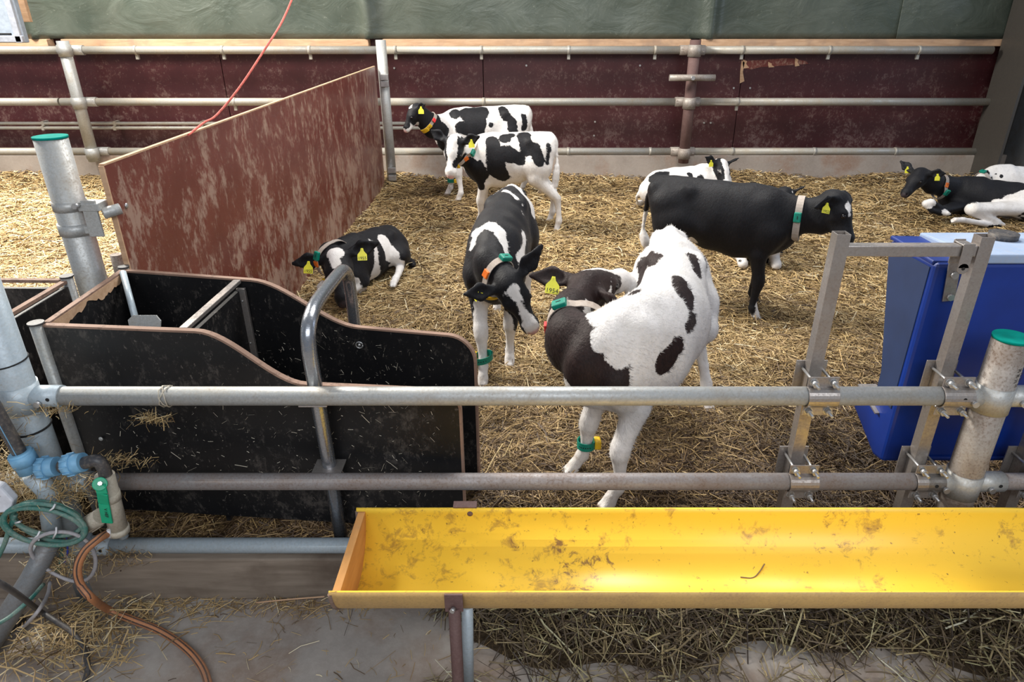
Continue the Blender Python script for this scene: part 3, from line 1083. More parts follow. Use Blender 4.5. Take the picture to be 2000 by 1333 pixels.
# smooth only the curved faces
wp = [(rt * .985 * math.cos(t), -rt * .905 * math.sin(t)) for t in np.linspace(0.06, math.pi - .06, 25)]
MB().prism(wp, (XT + .006, yc, zt - .001), (0, 1, 0), (0, 0, 1), (.022, 0, 0)).build('end_board', M['endwood'], tr, label='orange-brown wooden end disc')
rim = [Vector((XT + .002, yc + p[0] * .995, zt - .002 + p[1] * .995)) for p in wp]
MB().tube(rim, .007, 8).build('end_rim', M['endbark'], tr)
# front leg of the trough
q = P(886, 1178, YT1 - .012)
MB().box((q.x, YT1 - .008, zt - .03), (.050, .006, .062)).build('leg_plate', M['rust'], tr, bevel=.001)
MB().tube([(q.x, YT1 - .018, zt - .04), (q.x - .004, YT1 - .03, zt - .04)], .007, 8).build('bolt', M['zinc'], tr)
MB().tube([(q.x, YT1 - .004, zt - .05), (q.x + .004, YT1 - .05, 0.0)], .017, 14).build('leg', M['rust'], tr)
MB().tube([(q.x + .03, YT1 + .05, zt - .10), (q.x + .02, YT1 + .06, 0.0)], .017, 14).build('leg', M['galv_blue'], tr)
for px in (908,):
    q = P(px, 1000, YT0 - .004)
    MB().box((q.x, YT0 + .012, zt + .0), (.075, .03, .008)).build('rear_bracket', M['rust'], tr)
    q = P(918, 1004, YT0 - .006)
    MB().ball(q, .010, 12, 8, (1, .6, 1)).build('bolt_head', M['rust'], tr)
for X in (2.4,):
    MB().tube([(X, YT1 - .004, zt - .05), (X, YT1 - .05, 0.0)], .017, 14).build('leg', M['rust'], tr)

# ================================================================ hoses and valve at the left
YV = 1.735
vg = thing('water_valve', P(215, 990, YV), 'beige stop valve with green lever and pale blue couplings at the left post', 'valve')


def cyl(name, a, b, r, mat, par, seg=18, label=None):
    return MB().tube([a, b], r, seg).build(name, mat, par, label=label)


MB().tube(smooth_path([P(118, 912, YV), P(160, 906, YV), P(188, 900, YV), P(201, 912, YV), P(208, 935, YV)], 6), .0195, 16).build('elbow', M['pipe_black'], vg)
for (x0, y0, x1, y1) in ((82, 915, 112, 911), (132, 909, 163, 903)):
    aa, bb = P(x0, y0, YV), P(x1, y1, YV)
    o = cyl('coupling', aa, bb, .030, M['fit_blue'], vg, 20)
    d = (bb - aa)
    cyl('collar_ring', aa - d * .05, aa + d * .45, .034, M['fit_blue'], o, 12)
    for k in range(10):
        t = 2 * math.pi * k / 10
        dn = d.normalized()
        u = Vector((0, 0, 1)); w = dn.cross(u).normalized(); u = w.cross(dn)
        off = (u * math.cos(t) + w * math.sin(t)) * .0345
        MB().beam(aa + off - d * .03, aa + off + d * .43, .004, .004).build('rib', M['fit_blue'], o)
cyl('valve_body', P(204, 928, YV), P(232, 1036, YV), .0285, M['beige'], vg, 20)
cyl('flange', P(230, 1030, YV), P(233, 1040, YV), .033, M['beige'], vg, 20)
cyl('flange', P(212, 962, YV), P(216, 976, YV), .032, M['beige'], vg, 20)
o = cyl('side_cap', P(172, 1026, YV), P(198, 1008, YV - .01), .027, M['beige'], vg, 16)
for k in range(14):
    t = 2 * math.pi * k / 14
    d = (P(198, 1008, YV - .01) - P(172, 1026, YV)).normalized()
    w = d.cross(Vector((0, 0, 1))).normalized(); u = w.cross(d)
    off = (u * math.cos(t) + w * math.sin(t)) * .027
    MB().beam(P(174, 1025, YV) + off, P(190, 1014, YV) + off, .004, .004).build('rib', M['beige'], o)
hy = YV - .040
hl = [P(195, 946, hy), P(200, 965, hy - .004), P(203, 985, hy + .008), P(210, 1022, hy + .008)]
mb = MB()
for a_, b_ in zip(hl[:-1], hl[1:]):
    mb.beam(a_, b_, .034, .006, up=(0, 1, 0))
mb.tube([P(195, 946, hy - .004), P(195, 946, hy + .006)], .021, 18)
mb.build('lever', M['green_plastic'], vg, bevel=.002)
cyl('lever_bolt', P(195, 945, hy - .012), P(195, 945, hy), .007, M['zinc'], vg, 6)
cyl('spindle', P(196, 946, hy), P(208, 950, YV - .01), .008, M['zinc'], vg, 10)
text_mesh('V HEF', 'lever_lettering', M['ink'], P(207, 1003, hy + .0035), (P(210, 1022, hy) - P(203, 985, hy)), (1, 0, 0), .014, vg, .0004)

cyl_o = MB().tube(smooth_path([P(-25, 770, YV), P(8, 830, YV), P(40, 888, YV)], 6), .020, 16).build('water_pipe', M['pipe_black'],
        label='black water pipe with a blue stripe beside the left post', cat='pipe')
MB().tube([p + Vector((.004, -.0195, 0)) for p in smooth_path([P(-25, 770, YV), P(8, 830, YV), P(40, 888, YV)], 6)], .0016, 6).build('stripe', M['fit_blue'], cyl_o)
aa, bb = P(38, 884, YV), P(60, 920, YV)
o = cyl('coupling', aa, bb, .033, M['fit_blue'], cyl_o, 18)
cyl('collar_ring', aa.lerp(bb, .1), aa.lerp(bb, .6), .037, M['fit_blue'], o, 12)
MB().tube([P(222, 1015, 1.80), P(243, 1050, 1.80)], .015, 12).build('drain_pipe', M['galv_blue'], label='thin grey pipe below the beige valve', cat='pipe')
MB().tube([P(62, 925, 1.76), P(92, 960, 1.76), P(108, 1080, 1.76)], [.034, .03, .028], 14).build('drop_pipe', M['galv_blue'], label='grey-blue pipe stub behind the green hose coil', cat='pipe')

# green hose coil
YG = 1.70
gh = thing('hose_coil', P(90, 1015, YG), 'coiled green hose hanging from the left post', 'hose')
c0 = P(92, 1020, YG)
rnd = random.Random(5)
pts = []
turns = 5
N = 150
for i in range(N + 1):
    t = 2 * math.pi * turns * i / N
    k = i / N
    rx = .110 + .010 * math.sin(k * 9)
    rz = .070 + .010 * math.cos(k * 7)
    pts.append(c0 + Vector((rx * math.cos(t) + .006 * math.sin(k * 12), -.015 * math.sin(t * .5) - .012 * math.sin(k * 10), rz * math.sin(t) - .02 * math.cos(t) * .6 + .008 * math.cos(k * 11))))
MB().tube(pts, .0074, 8).build('coil', M['green_hose'], gh)
MB().tube(smooth_path([P(30, 1005, YG), P(18, 1035, YG - .01), P(8, 1065, YG - .02), P(-12, 1105, YG - .03)], 6), .0075, 10).build('hose_end', M['green_hose'], gh)
for (x0, y0, x1, y1) in ((95, 1000, 108, 985), (30, 1022, 42, 1018), (64, 1055, 78, 1038), (104, 1052, 110, 1030)):
    MB().tube([P(x0, y0, YG - .02), P((x0 + x1) / 2 + 3, (y0 + y1) / 2, YG - .028), P(x1, y1, YG - .02)], .003, 6).build('cable_tie', M['tie'], gh)

# orange hose
YO = 1.66
oh_pts = smooth_path([P(216, 1040, YV - .01), P(190, 1055, YO), P(165, 1078, YO - .03), P(152, 1110, YO - .05), P(157, 1142, YO - .06), P(178, 1168, YO - .07),
                      G(212, 1192, .050), G(260, 1212, .035), G(310, 1232, .022), G(352, 1258, .018), G(385, 1290, .018), G(405, 1330, .018), G(412, 1400, .018)], 8)
oh = MB().tube(oh_pts, .0125, 14).build('garden_hose', M['orange_hose'], label='orange-brown hose snaking from the valve onto the aisle floor', cat='hose')
for sgn in (-1, 1):
    sp = []
    for i_, p in enumerate(oh_pts):
        tg = (oh_pts[min(i_ + 1, len(oh_pts) - 1)] - oh_pts[max(i_ - 1, 0)]).normalized()
        lt = tg.cross(Vector((0, -.5, .87))).normalized()
        sp.append(p + lt.cross(tg) * .0102 + lt * .0058 * sgn)
    MB().tube(sp, .0024, 5).build('stripe', M['hose_stripe'], oh)
cyl('hose_clip', P(212, 1036, YV - .03), P(214, 1050, YV - .03), .006, M['tie'], oh, 8)

MB().tube(smooth_path([P(-40, 1120, 1.30), P(20, 1152, 1.36), G(75, 1192, .10), G(110, 1215, .065), G(140, 1235, .05), G(160, 1262, .04), G(171, 1295, .03), G(168, 1325, .02), G(150, 1360, .014)], 8),
          .0088, 10).build('rubber_hose', M['black_rubber'], label='thin black hose curving across the floor at bottom left', cat='hose')

# grey cable loop below the coil
c1 = P(132, 1078, 1.70)
pts = [c1 + Vector((.100 * math.cos(t), -.02 + .01 * math.sin(2 * t), .104 * math.sin(t) - .005)) for t in np.linspace(.5, 2 * math.pi + .9, 40)]
gc = MB().tube(pts, .0062, 8).build('cable_loop', M['grey_cable'], label='looped grey cable hanging below the green hose', cat='cable')
MB().tube(smooth_path([P(98, 1138, 1.66), P(92, 1165, 1.60), P(70, 1200, 1.5), G(40, 1230, .02), G(-10, 1262, .01)], 6), .0058, 8).build('cable_tail', M['grey_cable'], gc)
MB().tube(smooth_path([P(85, 1142, 1.62), P(60, 1170, 1.55), P(20, 1205, 1.5), P(-20, 1228, 1.45)], 6), .006, 8).build('tail_cable', M['green_hose'], label='thin grey-green tube slanting over the large floor pipe', cat='cable')
MB().tube(smooth_path([P(130, 1050, 1.73), P(132, 1080, 1.73), P(124, 1110, 1.74)], 6), .003, 6).build('blue_cable', M['blue_wire'], label='thin blue wire inside the grey cable loop', cat='cable')
MB().tube(smooth_path([P(118, 1052, 1.75), P(120, 1085, 1.75), P(110, 1125, 1.74)], 6), .007, 8).build('green_tube', M['green_hose'], label='short dusty green tube inside the grey cable loop', cat='hose')

# large grey pipe that slants down to the floor at the left
MB().tube([P(100, 1055, 1.72), P(62, 1130, 1.68), G(-30, 1275, .03)], [.030, .034, .034], 20).build('floor_pipe', M['steel_grey'], label='thick grey pipe slanting down to the floor at bottom left', cat='pipe')
MB().tube([G(42, 1205, .035), G(-20, 1255, .035)], .022, 16).build('pipe_end', M['pipe_black'], label='black pipe end lying beside the thick grey pipe', cat='pipe')
q = P(0, 980, 1.68)
MB().prism([(-.08, -.05), (.02, -.04), (.04, .0), (.012, .05), (-.08, .08)], q, (1, 0, 0), (0, .1, 1), (0, .03, 0)).build('plastic_cover', M['white_plastic'], label='dirty white plastic cover at the left edge', cat='cover', bevel=.006)
# ================================================================ calves
def v3(p):
    return np.array([p[0], p[1], p[2]], dtype=np.float64)


class Field:
    """smoothly blended implicit surface on a grid, turned into one continuous mesh"""

    def __init__(self, h):
        self.h = h
        self.prims = []

    def cone(self, a, b, ra, rb, up=(0, 0, 1), k=.03, sub=False):
        if not isinstance(ra, (tuple, list)): ra = (ra, ra)
        if not isinstance(rb, (tuple, list)): rb = (rb, rb)
        self.prims.append((v3(a), v3(b), ra, rb, v3(up), k, sub))

    def mesh(self, zcut=None):
        h = self.h
        lo = np.min([np.minimum(p[0], p[1]) - max(p[2] + p[3]) for p in self.prims if not p[6]], axis=0) - 3 * h
        hi = np.max([np.maximum(p[0], p[1]) + max(p[2] + p[3]) for p in self.prims if not p[6]], axis=0) + 3 * h
        n = np.ceil((hi - lo) / h).astype(int) + 1
        D = np.full(n, 1.0, dtype=np.float32)
        ax = [lo[i] + h * np.arange(n[i]) for i in range(3)]
        for a, b, ra, rb, up, k, sub in self.prims:
            m = max(ra + rb) + k * 1.2 + 2 * h
            l2 = np.minimum(a, b) - m
            h2 = np.maximum(a, b) + m
            i0 = np.maximum(np.floor((l2 - lo) / h).astype(int), 0)
            i1 = np.minimum(np.ceil((h2 - lo) / h).astype(int) + 1, n)
            if np.any(i1 <= i0): continue
            X, Y, Z = np.meshgrid(ax[0][i0[0]:i1[0]], ax[1][i0[1]:i1[1]], ax[2][i0[2]:i1[2]], indexing='ij', sparse=True)
            ab = b - a
            L = np.linalg.norm(ab)
            if L < 1e-6:
                d = np.array([1., 0, 0]) if abs(up[0]) < .9 else np.array([0, 1., 0])
                L = 1e-6
            else:
                d = ab / L
            s = np.cross(d, up)
            if np.linalg.norm(s) < 1e-3: s = np.cross(d, np.array([0, 1., 0.1]))
            s /= np.linalg.norm(s)
            u = np.cross(s, d)
            dx, dy, dz = X - a[0], Y - a[1], Z - a[2]
            along = dx * d[0] + dy * d[1] + dz * d[2]
            t = np.clip(along / L, 0, 1)
            qa = along - t * L
            qs = dx * s[0] + dy * s[1] + dz * s[2]
            qu = dx * u[0] + dy * u[1] + dz * u[2]
            w = ra[0] + (rb[0] - ra[0]) * t
            hh = ra[1] + (rb[1] - ra[1]) * t
            e = np.maximum(np.minimum(w, hh), np.maximum(w, hh) * .8) if True else w
            kk = np.sqrt((qs / w) ** 2 + (qu / hh) ** 2 + (qa / e) ** 2) + 1e-6
            r = np.sqrt(qs * qs + qu * qu + qa * qa)
            mn = np.minimum(w, hh)
            g = np.sqrt((qs / w ** 2) ** 2 + (qu / hh ** 2) ** 2 + (qa / e ** 2) ** 2) + 1e-6
            F = (kk * (kk - 1) / g).astype(np.float32)
            F = np.where(kk < .5, -mn * .5, F).astype(np.float32)
            sl = (slice(i0[0], i1[0]), slice(i0[1], i1[1]), slice(i0[2], i1[2]))
            A = D[sl]
            if sub:
                F = -F
                q = np.maximum(k - np.abs(A - F), 0) / k
                D[sl] = np.maximum(A, F) + q * q * k * .25
            else:
                q = np.maximum(k - np.abs(A - F), 0) / k
                D[sl] = np.minimum(A, F) - q * q * k * .25
        if zcut is not None:
            D[:, :, :] = np.maximum(D, (zcut - ax[2])[None, None, :])
        return surface_nets(D, lo, h)


def surface_nets(D, lo, h):
    ins = D < 0
    nx, ny, nz = D.shape
    corners = [(i, j, k) for i in (0, 1) for j in (0, 1) for k in (0, 1)]
    cnt = np.zeros((nx - 1, ny - 1, nz - 1), dtype=np.int8)
    for i, j, k in corners:
        cnt += ins[i:nx - 1 + i, j:ny - 1 + j, k:nz - 1 + k]
    act = (cnt > 0) & (cnt < 8)
    ci = np.argwhere(act)
    idx = -np.ones(act.shape, dtype=np.int64)
    idx[act] = np.arange(len(ci))
    acc = np.zeros((len(ci), 3))
    num = np.zeros(len(ci))
    edges = []
    for a in corners:
        for ax in range(3):
            if a[ax] == 0:
                b = list(a); b[ax] = 1
                edges.append((a, tuple(b)))
    for a, b in edges:
        da = D[ci[:, 0] + a[0], ci[:, 1] + a[1], ci[:, 2] + a[2]]
        db = D[ci[:, 0] + b[0], ci[:, 1] + b[1], ci[:, 2] + b[2]]
        m = (da < 0) != (db < 0)
        t = np.where(m, da / np.where(m, da - db, 1), 0)
        pa = np.array(a, float)
        d = np.array(b, float) - pa
        acc += m[:, None] * (pa + t[:, None] * d)
        num += m
    V = (ci + acc / num[:, None]) * h + lo
    F = []
    for ax in range(3):
        o1, o2 = [(1, 2), (2, 0), (0, 1)][ax]
        sl0 = [slice(1, -1)] * 3
        A = ins[tuple(slice(0, -1) if i == ax else slice(None) for i in range(3))]
        B = ins[tuple(slice(1, None) if i == ax else slice(None) for i in range(3))]
        e = np.argwhere(A != B)
        ok = (e[:, o1] > 0) & (e[:, o2] > 0) & (e[:, o1] < D.shape[o1] - 1) & (e[:, o2] < D.shape[o2] - 1)
        e = e[ok]
        flip = A[e[:, 0], e[:, 1], e[:, 2]]
        q = []
        for s1, s2 in ((0, 0), (-1, 0), (-1, -1), (0, -1)):
            c = e.copy()
            c[:, o1] += s1
            c[:, o2] += s2
            q.append(idx[c[:, 0], c[:, 1], c[:, 2]])
        q = np.stack(q, 1)
        q[~flip] = q[~flip][:, ::-1]
        F.append(q)
    F = np.concatenate(F)
    F = F[(F >= 0).all(1)]
    # one pass of smoothing
    for lam in (.5, .5):
        acc = np.zeros_like(V)
        num = np.zeros(len(V))
        for a, b in ((0, 1), (1, 2), (2, 3), (3, 0)):
            np.add.at(acc, F[:, a], V[F[:, b]])
            np.add.at(acc, F[:, b], V[F[:, a]])
            np.add.at(num, F[:, a], 1)
            np.add.at(num, F[:, b], 1)
        V = V * (1 - lam) + lam * acc / num[:, None]
    return V, F


def m_coat(name, black, sheen):
    t = NT(name, 0.6, 0, .22)
    a = t.n('Attribute'); a.attribute_name = 'coat'
    ns = t.n('Attribute'); ns.attribute_name = 'nose'
    hf = t.n('Attribute'); hf.attribute_name = 'hoof'
    geo = t.co
    n1 = t.noise(28, 5, .65, geo)
    n2 = t.noise(140, 3, .6, t.mapping((1, 1, .35)))
    d = t.math('ADD', a.outputs['Fac'], t.math('MULTIPLY', t.math('SUBTRACT', n1, .5), .045))
    d = t.math('ADD', d, t.math('MULTIPLY', t.math('SUBTRACT', n2, .5), .012))
    mk = t.ramp(t.math('ADD', t.math('MULTIPLY', d, 60), .5), [(0.3, 0), (.7, 1)])
    n3 = t.noise(9, 5, .6)
    blk = t.ramp(n3, [(.3, tuple(x * .7 for x in black)), (.7, tuple(min(1, x * 1.35) for x in black))])
    blk = t.mix(t.ramp(n2, [(.45, 0), (.8, .5)]), blk, sheen)
    wht = t.ramp(n3, [(.3, (.60, .565, .53)), (.55, (.74, .71, .69))])
    wht = t.mix(t.ramp(n2, [(.5, 0), (.85, .35)]), wht, (.52, .49, .47))
    # mud on hocks and knees
    mud = t.ramp(t.math('ADD', t.noise(16, 6, .7), t.math('MULTIPLY', hf.outputs['Fac'], .25)), [(.62, 0), (.8, .7)])
    wht = t.mix(mud, wht, (.30, .20, .13))
    col = t.mix(mk, blk, wht)
    col = t.mix(ns.outputs['Fac'], col, t.mix(mk, (.035, .025, .028), (.62, .36, .33)))
    col = t.mix(t.ramp(hf.outputs['Fac'], [(.8, 0), (.95, 1)]), col, (.30, .23, .17))
    t.color(col)
    t.bump(n2, .5, .004)
    t.bump(t.noise(55, 4, .6, t.mapping((1, 1, .5))), .35, .006)
    t.b.inputs['Sheen Weight'].default_value = .05
    t.b.inputs['Sheen Roughness'].default_value = .4
    return t.m


M['coat'] = m_coat('calf_coat', (.006, .006, .008), (.016, .017, .021))
M['coat_brown'] = m_coat('calf_coat_brownish', (.017, .008, .0075), (.040, .024, .022))

STAND = dict(
    trunk=[((-.395, 0, .730), (.080, .075)), ((-.32, 0, .690), (.114, .135)), ((-.20, 0, .645), (.126, .170)), ((-.06, 0, .610), (.150, .202)), ((.09, 0, .592), (.152, .215)),
           ((.21, 0, .590), (.128, .205)), ((.30, 0, .580), (.090, .150))],
    fore=[((.19, .075, .70), .060), ((.255, .095, .56), .066), ((.215, .088, .43), .050), ((.250, .082, .275), .0335), ((.253, .080, .245), .0345), ((.250, .078, .135), .0205), ((.257, .078, .088), .0265), ((.280, .078, .047), .0235), ((.296, .078, .026), .029)],
    hind=[((-.31, .080, .68), .080), ((-.275, .105, .56), .088), ((-.245, .110, .47), .066), ((-.375, .098, .335), .036), ((-.405, .094, .300), .034), ((-.392, .092, .19), .0225), ((-.380, .092, .108), .0275), ((-.356, .092, .052), .0235), ((-.340, .092, .026), .029)],
    neck0=((.27, 0, .66), (.078, .120)), tail=[(-.445, 0, .785), (-.490, 0, .72), (-.505, 0, .55), (-.505, 0, .38)])
LIE = dict(
    trunk=[((-.40, 0, .185), (.09, .115)), ((-.30, 0, .225), (.135, .155)), ((-.15, 0, .225), (.155, .175)), ((.0, 0, .215), (.165, .18)), ((.12, 0, .225), (.155, .19)),
           ((.23, 0, .235), (.12, .18)), ((.33, 0, .235), (.085, .13))],
    fore=[((.20, .085, .27), .06), ((.25, .115, .17), .06), ((.20, .135, .10), .045), ((.36, .13, .060), .035), ((.385, .128, .055), .034), ((.30, .12, .03), .022), ((.24, .115, .03), .024), ((.20, .11, .03), .022), ((.175, .11, .028), .025)],
    hind=[((-.30, .09, .25), .085), ((-.20, .15, .20), .095), ((-.06, .185, .15), .065), ((-.20, .20, .085), .040), ((-.30, .205, .062), .036), ((-.20, .225, .040), .025), ((-.09, .24, .035), .027), ((-.04, .245, .03), .023), ((-.01, .245, .028), .026)],
    neck0=((.29, 0, .30), (.072, .115)), tail=[(-.45, 0, .22), (-.50, .03, .14), (-.47, .10, .06), (-.40, .17, .035)])


class Calf:
    def __init__(self, pos, yaw, s, pose='stand', length=1.0, bend=0.0, res=.011, lean=0.0, fat=1.0, spine=None):
        self.spine = spine
        self.pos, self.yaw, self.s, self.len, self.bend = Vector(pos), math.radians(yaw), s, length, bend
        self.base = STAND if pose == 'stand' else LIE
        self.pose = pose
        self.F = Field(res)
        self.res = res
        self.fat = fat
        self.T = self.loc

    def loc(self, p):
        x, y, z = p[0] * self.len, p[1], p[2]
        if self.spine:
            sp = self.spine
            f = p[0]
            xs = [q[0] for q in sp]
            def at(t):
                pts = [Vector((q[1], q[2], q[3])) for q in sp]
                if t <= xs[0]: return pts[0] + (pts[0] - pts[1]) * ((xs[0] - t) / (xs[1] - xs[0]))
                if t >= xs[-1]: return pts[-1] + (pts[-1] - pts[-2]) * ((t - xs[-1]) / (xs[-1] - xs[-2]))
                for i in range(len(xs) - 1):
                    if t <= xs[i + 1]:
                        u = (t - xs[i]) / (xs[i + 1] - xs[i])
                        a, b = pts[i], pts[i + 1]
                        m = lambda j: (pts[min(j + 1, len(pts) - 1)] - pts[max(j - 1, 0)]) / (xs[min(j + 1, len(xs) - 1)] - xs[max(j - 1, 0)]) * (xs[i + 1] - xs[i])
                        m0, m1 = m(i), m(i + 1)
                        return a * (2 * u ** 3 - 3 * u * u + 1) + m0 * (u ** 3 - 2 * u * u + u) + b * (-2 * u ** 3 + 3 * u * u) + m1 * (u ** 3 - u * u)
            c = at(f)
            d = at(f + .01) - at(f - .01)
            d.z = 0; d.normalize()
            return Vector((c.x - d.y * y * self.s, c.y + d.x * y * self.s, self.pos.z + self.s * z * c.z))
        if self.bend:
            # bend sideways: the spine follows an arc
            k = self.bend
            cx, sx = math.cos(k * x), math.sin(k * x)
            R = 1 / k
            X = (R - y) * sx
            Yl = R - (R - y) * cx
        else:
            X, Yl = x, y
        c, s_ = math.cos(self.yaw), math.sin(self.yaw)
        return Vector((self.pos.x + self.s * (X * c - Yl * s_), self.pos.y + self.s * (X * s_ + Yl * c), self.pos.z + self.s * z))

    def inv_dir(self):
        return Vector((math.cos(self.yaw), math.sin(self.yaw), 0))

    def build_body(self, hooves=None, neck=None, poll=None, nose=None, up=(0, 0, 1), ears=None, tail=None, fore_over=None, hind_over=None):
        s, F, T = self.s, self.F, self.T
        tr = self.base['trunk']
        f = self.fat
        for (a, ra), (b, rb) in zip(tr[:-1], tr[1:]):
            F.cone(T(a), T(b), (ra[0] * s * f, ra[1] * s), (rb[0] * s * f, rb[1] * s), k=.045 * s)
        if self.pose == 'stand':
            # spine ridge, hook bones, withers, pin bones, belly line
            F.cone(T((-.40, 0, .80)), T((-.02, 0, .775)), .022 * s, .022 * s, k=.05 * s)
            F.cone(T((.14, 0, .765)), T((.24, 0, .755)), .04 * s, .03 * s, k=.06 * s)
            for sg in (-1, 1):
                F.cone(T((-.235, sg * .085, .775)), T((-.215, sg * .09, .765)), .024 * s, .024 * s, k=.05 * s)
                F.cone(T((-.425, sg * .05, .765)), T((-.42, sg * .055, .75)), .024 * s, .024 * s, k=.04 * s)
                F.cone(T((-.375, sg * .065, .68)), T((-.345, sg * .095, .50)), (.045 * s, .060 * s), (.035 * s, .045 * s), up=self.inv_dir(), k=.05 * s)
                F.cone(T((-.24, sg * .09, .60)), T((-.12, sg * .10, .55)), .06 * s, .04 * s, k=.06 * s)
        else:
            F.cone(T((-.38, 0, .30)), T((.0, 0, .375)), .03 * s, .03 * s, k=.06 * s)
            F.cone(T((.12, 0, .395)), T((.24, 0, .385)), .035 * s, .03 * s, k=.06 * s)
            for sg in (-1, 1):
                F.cone(T((-.235, sg * .09, .345)), T((-.215, sg * .095, .34)), .026 * s, .026 * s, k=.05 * s)
        self.hoofpts = []
        hooves = hooves or {}
        for leg, sg in (('fl', 1), ('fr', -1), ('hl', 1), ('hr', -1)):
            L = self.base['fore' if leg[0] == 'f' else 'hind']
            pts = [T((p[0], p[1] * sg, p[2])) for p, r in L]
            rs = [r * s for p, r in L]
            if leg in hooves:
                hv = hooves[leg]
                if isinstance(hv, list):          # explicit joints replace the tail of the chain
                    pts = pts[:len(pts) - len(hv)] + [Vector(q) for q in hv]
                else:
                    d = Vector(hv) - pts[-1]
                    wts = [0, .06, .22, .52, .58, .82, .93, .98, 1] if leg[0] == 'f' else [0, .05, .2, .5, .56, .8, .93, .98, 1]
                    pts = [p + d * w for p, w in zip(pts, wts)]
            n = len(pts)
            for i in range(n - 2):
                ra, rb = rs[i], rs[i + 1]
                if i == 0:
                    ra = (ra * .8, ra * 1.25)
                    rb = (rb * .75, rb * 1.25)
                    F.cone(pts[i], pts[i + 1], ra, rb, up=self.inv_dir(), k=.05 * s)
                elif i == 1:
                    F.cone(pts[i], pts[i + 1], (ra * .75, ra * 1.25), (rb * .85, rb * 1.12), up=self.inv_dir(), k=.045 * s)
                else:
                    F.cone(pts[i], pts[i + 1], ra, rb, k=(.024 if i < 4 else .012) * s)
            # hoof: two claws
            p8, p7 = pts[-1], pts[-2]
            fw = (p8 - pts[-3]); fw.z = 0
            fw = fw.normalized() if fw.length > .004 else self.inv_dir()
            sd = Vector((-fw.y, fw.x, 0))
            F.cone(p7, p8 - fw * .012 * s, rs[-2], rs[-1] * .95, k=.012 * s)
            for q in (-1, 1):
                F.cone(p8 + sd * q * .0135 * s - fw * .015 * s + Vector((0, 0, .008 * s)), p8 + sd * q * .012 * s + fw * .022 * s - Vector((0, 0, .010 * s)), (.0150 * s, .022 * s), (.0135 * s, .013 * s), k=.006 * s)
            self.hoofpts.append(p8.copy())
        # tail
        tl = [T(q) for q in (tail or self.base['tail'])] if not tail or not isinstance(tail[0], Vector) else tail
        tl = smooth_path(tl, 4)
        m = len(tl)
        for i in range(m - 1):
            t = i / (m - 1)
            r = (.019 - .010 * min(1, t * 1.6)) if t < .65 else .011 + .020 * math.sin(min(1, (t - .65) / .35 * 1.1) * 2.6)
            F.cone(tl[i], tl[i + 1], r * s, r * s, k=.012 * s)
        # neck
        n0, r0 = self.base['neck0']
        a = T(n0)
        poll, nose = Vector(poll), Vector(nose)
        fw = (nose - poll).normalized()
        up = Vector(up)
        up = (up - fw * up.dot(fw)).normalized()
        sd = up.cross(fw).normalized()     # calf's left
        self.hf, self.hu, self.hs, self.poll, self.nose = fw, up, sd, poll, nose
        hs = (nose - poll).length / .27
        self.hscale = hs
        chain = [(a, r0)] + [(Vector(p), r) for p, r in (neck or [])] + [(poll + fw * .01 * hs - up * .055 * hs, (.062, .078))]
        self.neckchain = chain
        for (p, ra), (q, rb) in zip(chain[:-1], chain[1:]):
            F.cone(p, q, (ra[0] * s, ra[1] * s), (rb[0] * s, rb[1] * s), k=.045 * s)

        def H(x, y, z):
            return poll + fw * x * hs + sd * y * hs + up * z * hs
        self.H = H
        U = up
        F.cone(H(.015, 0, -.045), H(.085, 0, -.045), (.070 * hs, .056 * hs), (.064 * hs, .054 * hs), up=U, k=.03 * hs)
        F.cone(H(.02, 0, -.008), H(.035, 0, -.012), .030 * hs, .03 * hs, k=.03 * hs)          # poll bump
        F.cone(H(.08, 0, -.045), H(.21, 0, -.058), (.056 * hs, .050 * hs), (.036 * hs, .037 * hs), up=U, k=.03 * hs)
        F.cone(H(.225, 0, -.062), H(.243, 0, -.068), (.046 * hs, .036 * hs), (.041 * hs, .031 * hs), up=U, k=.02 * hs)   # muzzle
        F.cone(H(.04, 0, -.095), H(.19, 0, -.092), (.042 * hs, .046 * hs), (.026 * hs, .023 * hs), up=U, k=.025 * hs)  # jaw
        F.cone(H(.20, 0, -.092), H(.228, 0, -.092), (.030 * hs, .017 * hs), (.027 * hs, .015 * hs), up=U, k=.012 * hs)  # chin
        for q in (-1, 1):
            F.cone(H(.045, q * .034, -.075), H(.09, q * .030, -.08), .032 * hs, .028 * hs, k=.02 * hs)     # cheek
            F.cone(H(.092, q * .050, -.028), H(.106, q * .049, -.032), .0195 * hs, .018 * hs, k=.016 * hs)      # brow
            F.cone(H(.247, q * .019, -.058), H(.262, q * .024, -.062), .008 * hs, .006 * hs, k=.008 * hs, sub=True)  # nostril
            F.cone(H(.108, q * .068, -.036), H(.109, q * .069, -.036), .0115 * hs, .011 * hs, k=.006 * hs, sub=True)
        # ears
        ears = ears or {}
        self.ear = {}
        for key, q in (('l', 1), ('r', -1)):
            e = ears.get(key, (-.35, 1.0, .05, -.25))   # direction back/forward, sideways, up ; 4th: facing
            root = H(.008, q * .060, -.030)
            d = (fw * e[0] + sd * q * e[1] + up * e[2]).normalized() if e[0] != 'W' else Vector(e[1]).normalized()
            if e[0] == 'W': e = (0, 0, 0, e[2], e[3])
            face = (fw * .75 - up * .45 + Vector((0, 0, 0)))           # the way the cup opens
            if len(e) > 4: face = Vector(e[4])
            face = (face - d * face.dot(d)).normalized()
            L = .150 * hs * (e[3] if e[3] > 0 else 1)
            F.cone(root, root + d * .03 * hs, .020 * hs, (.026 * hs, .014 * hs), up=face, k=.015 * hs)
            F.cone(root + d * .03 * hs, root + d * .080 * hs, (.026 * hs, .014 * hs), (.045 * hs, .0125 * hs), up=face, k=.010 * hs)
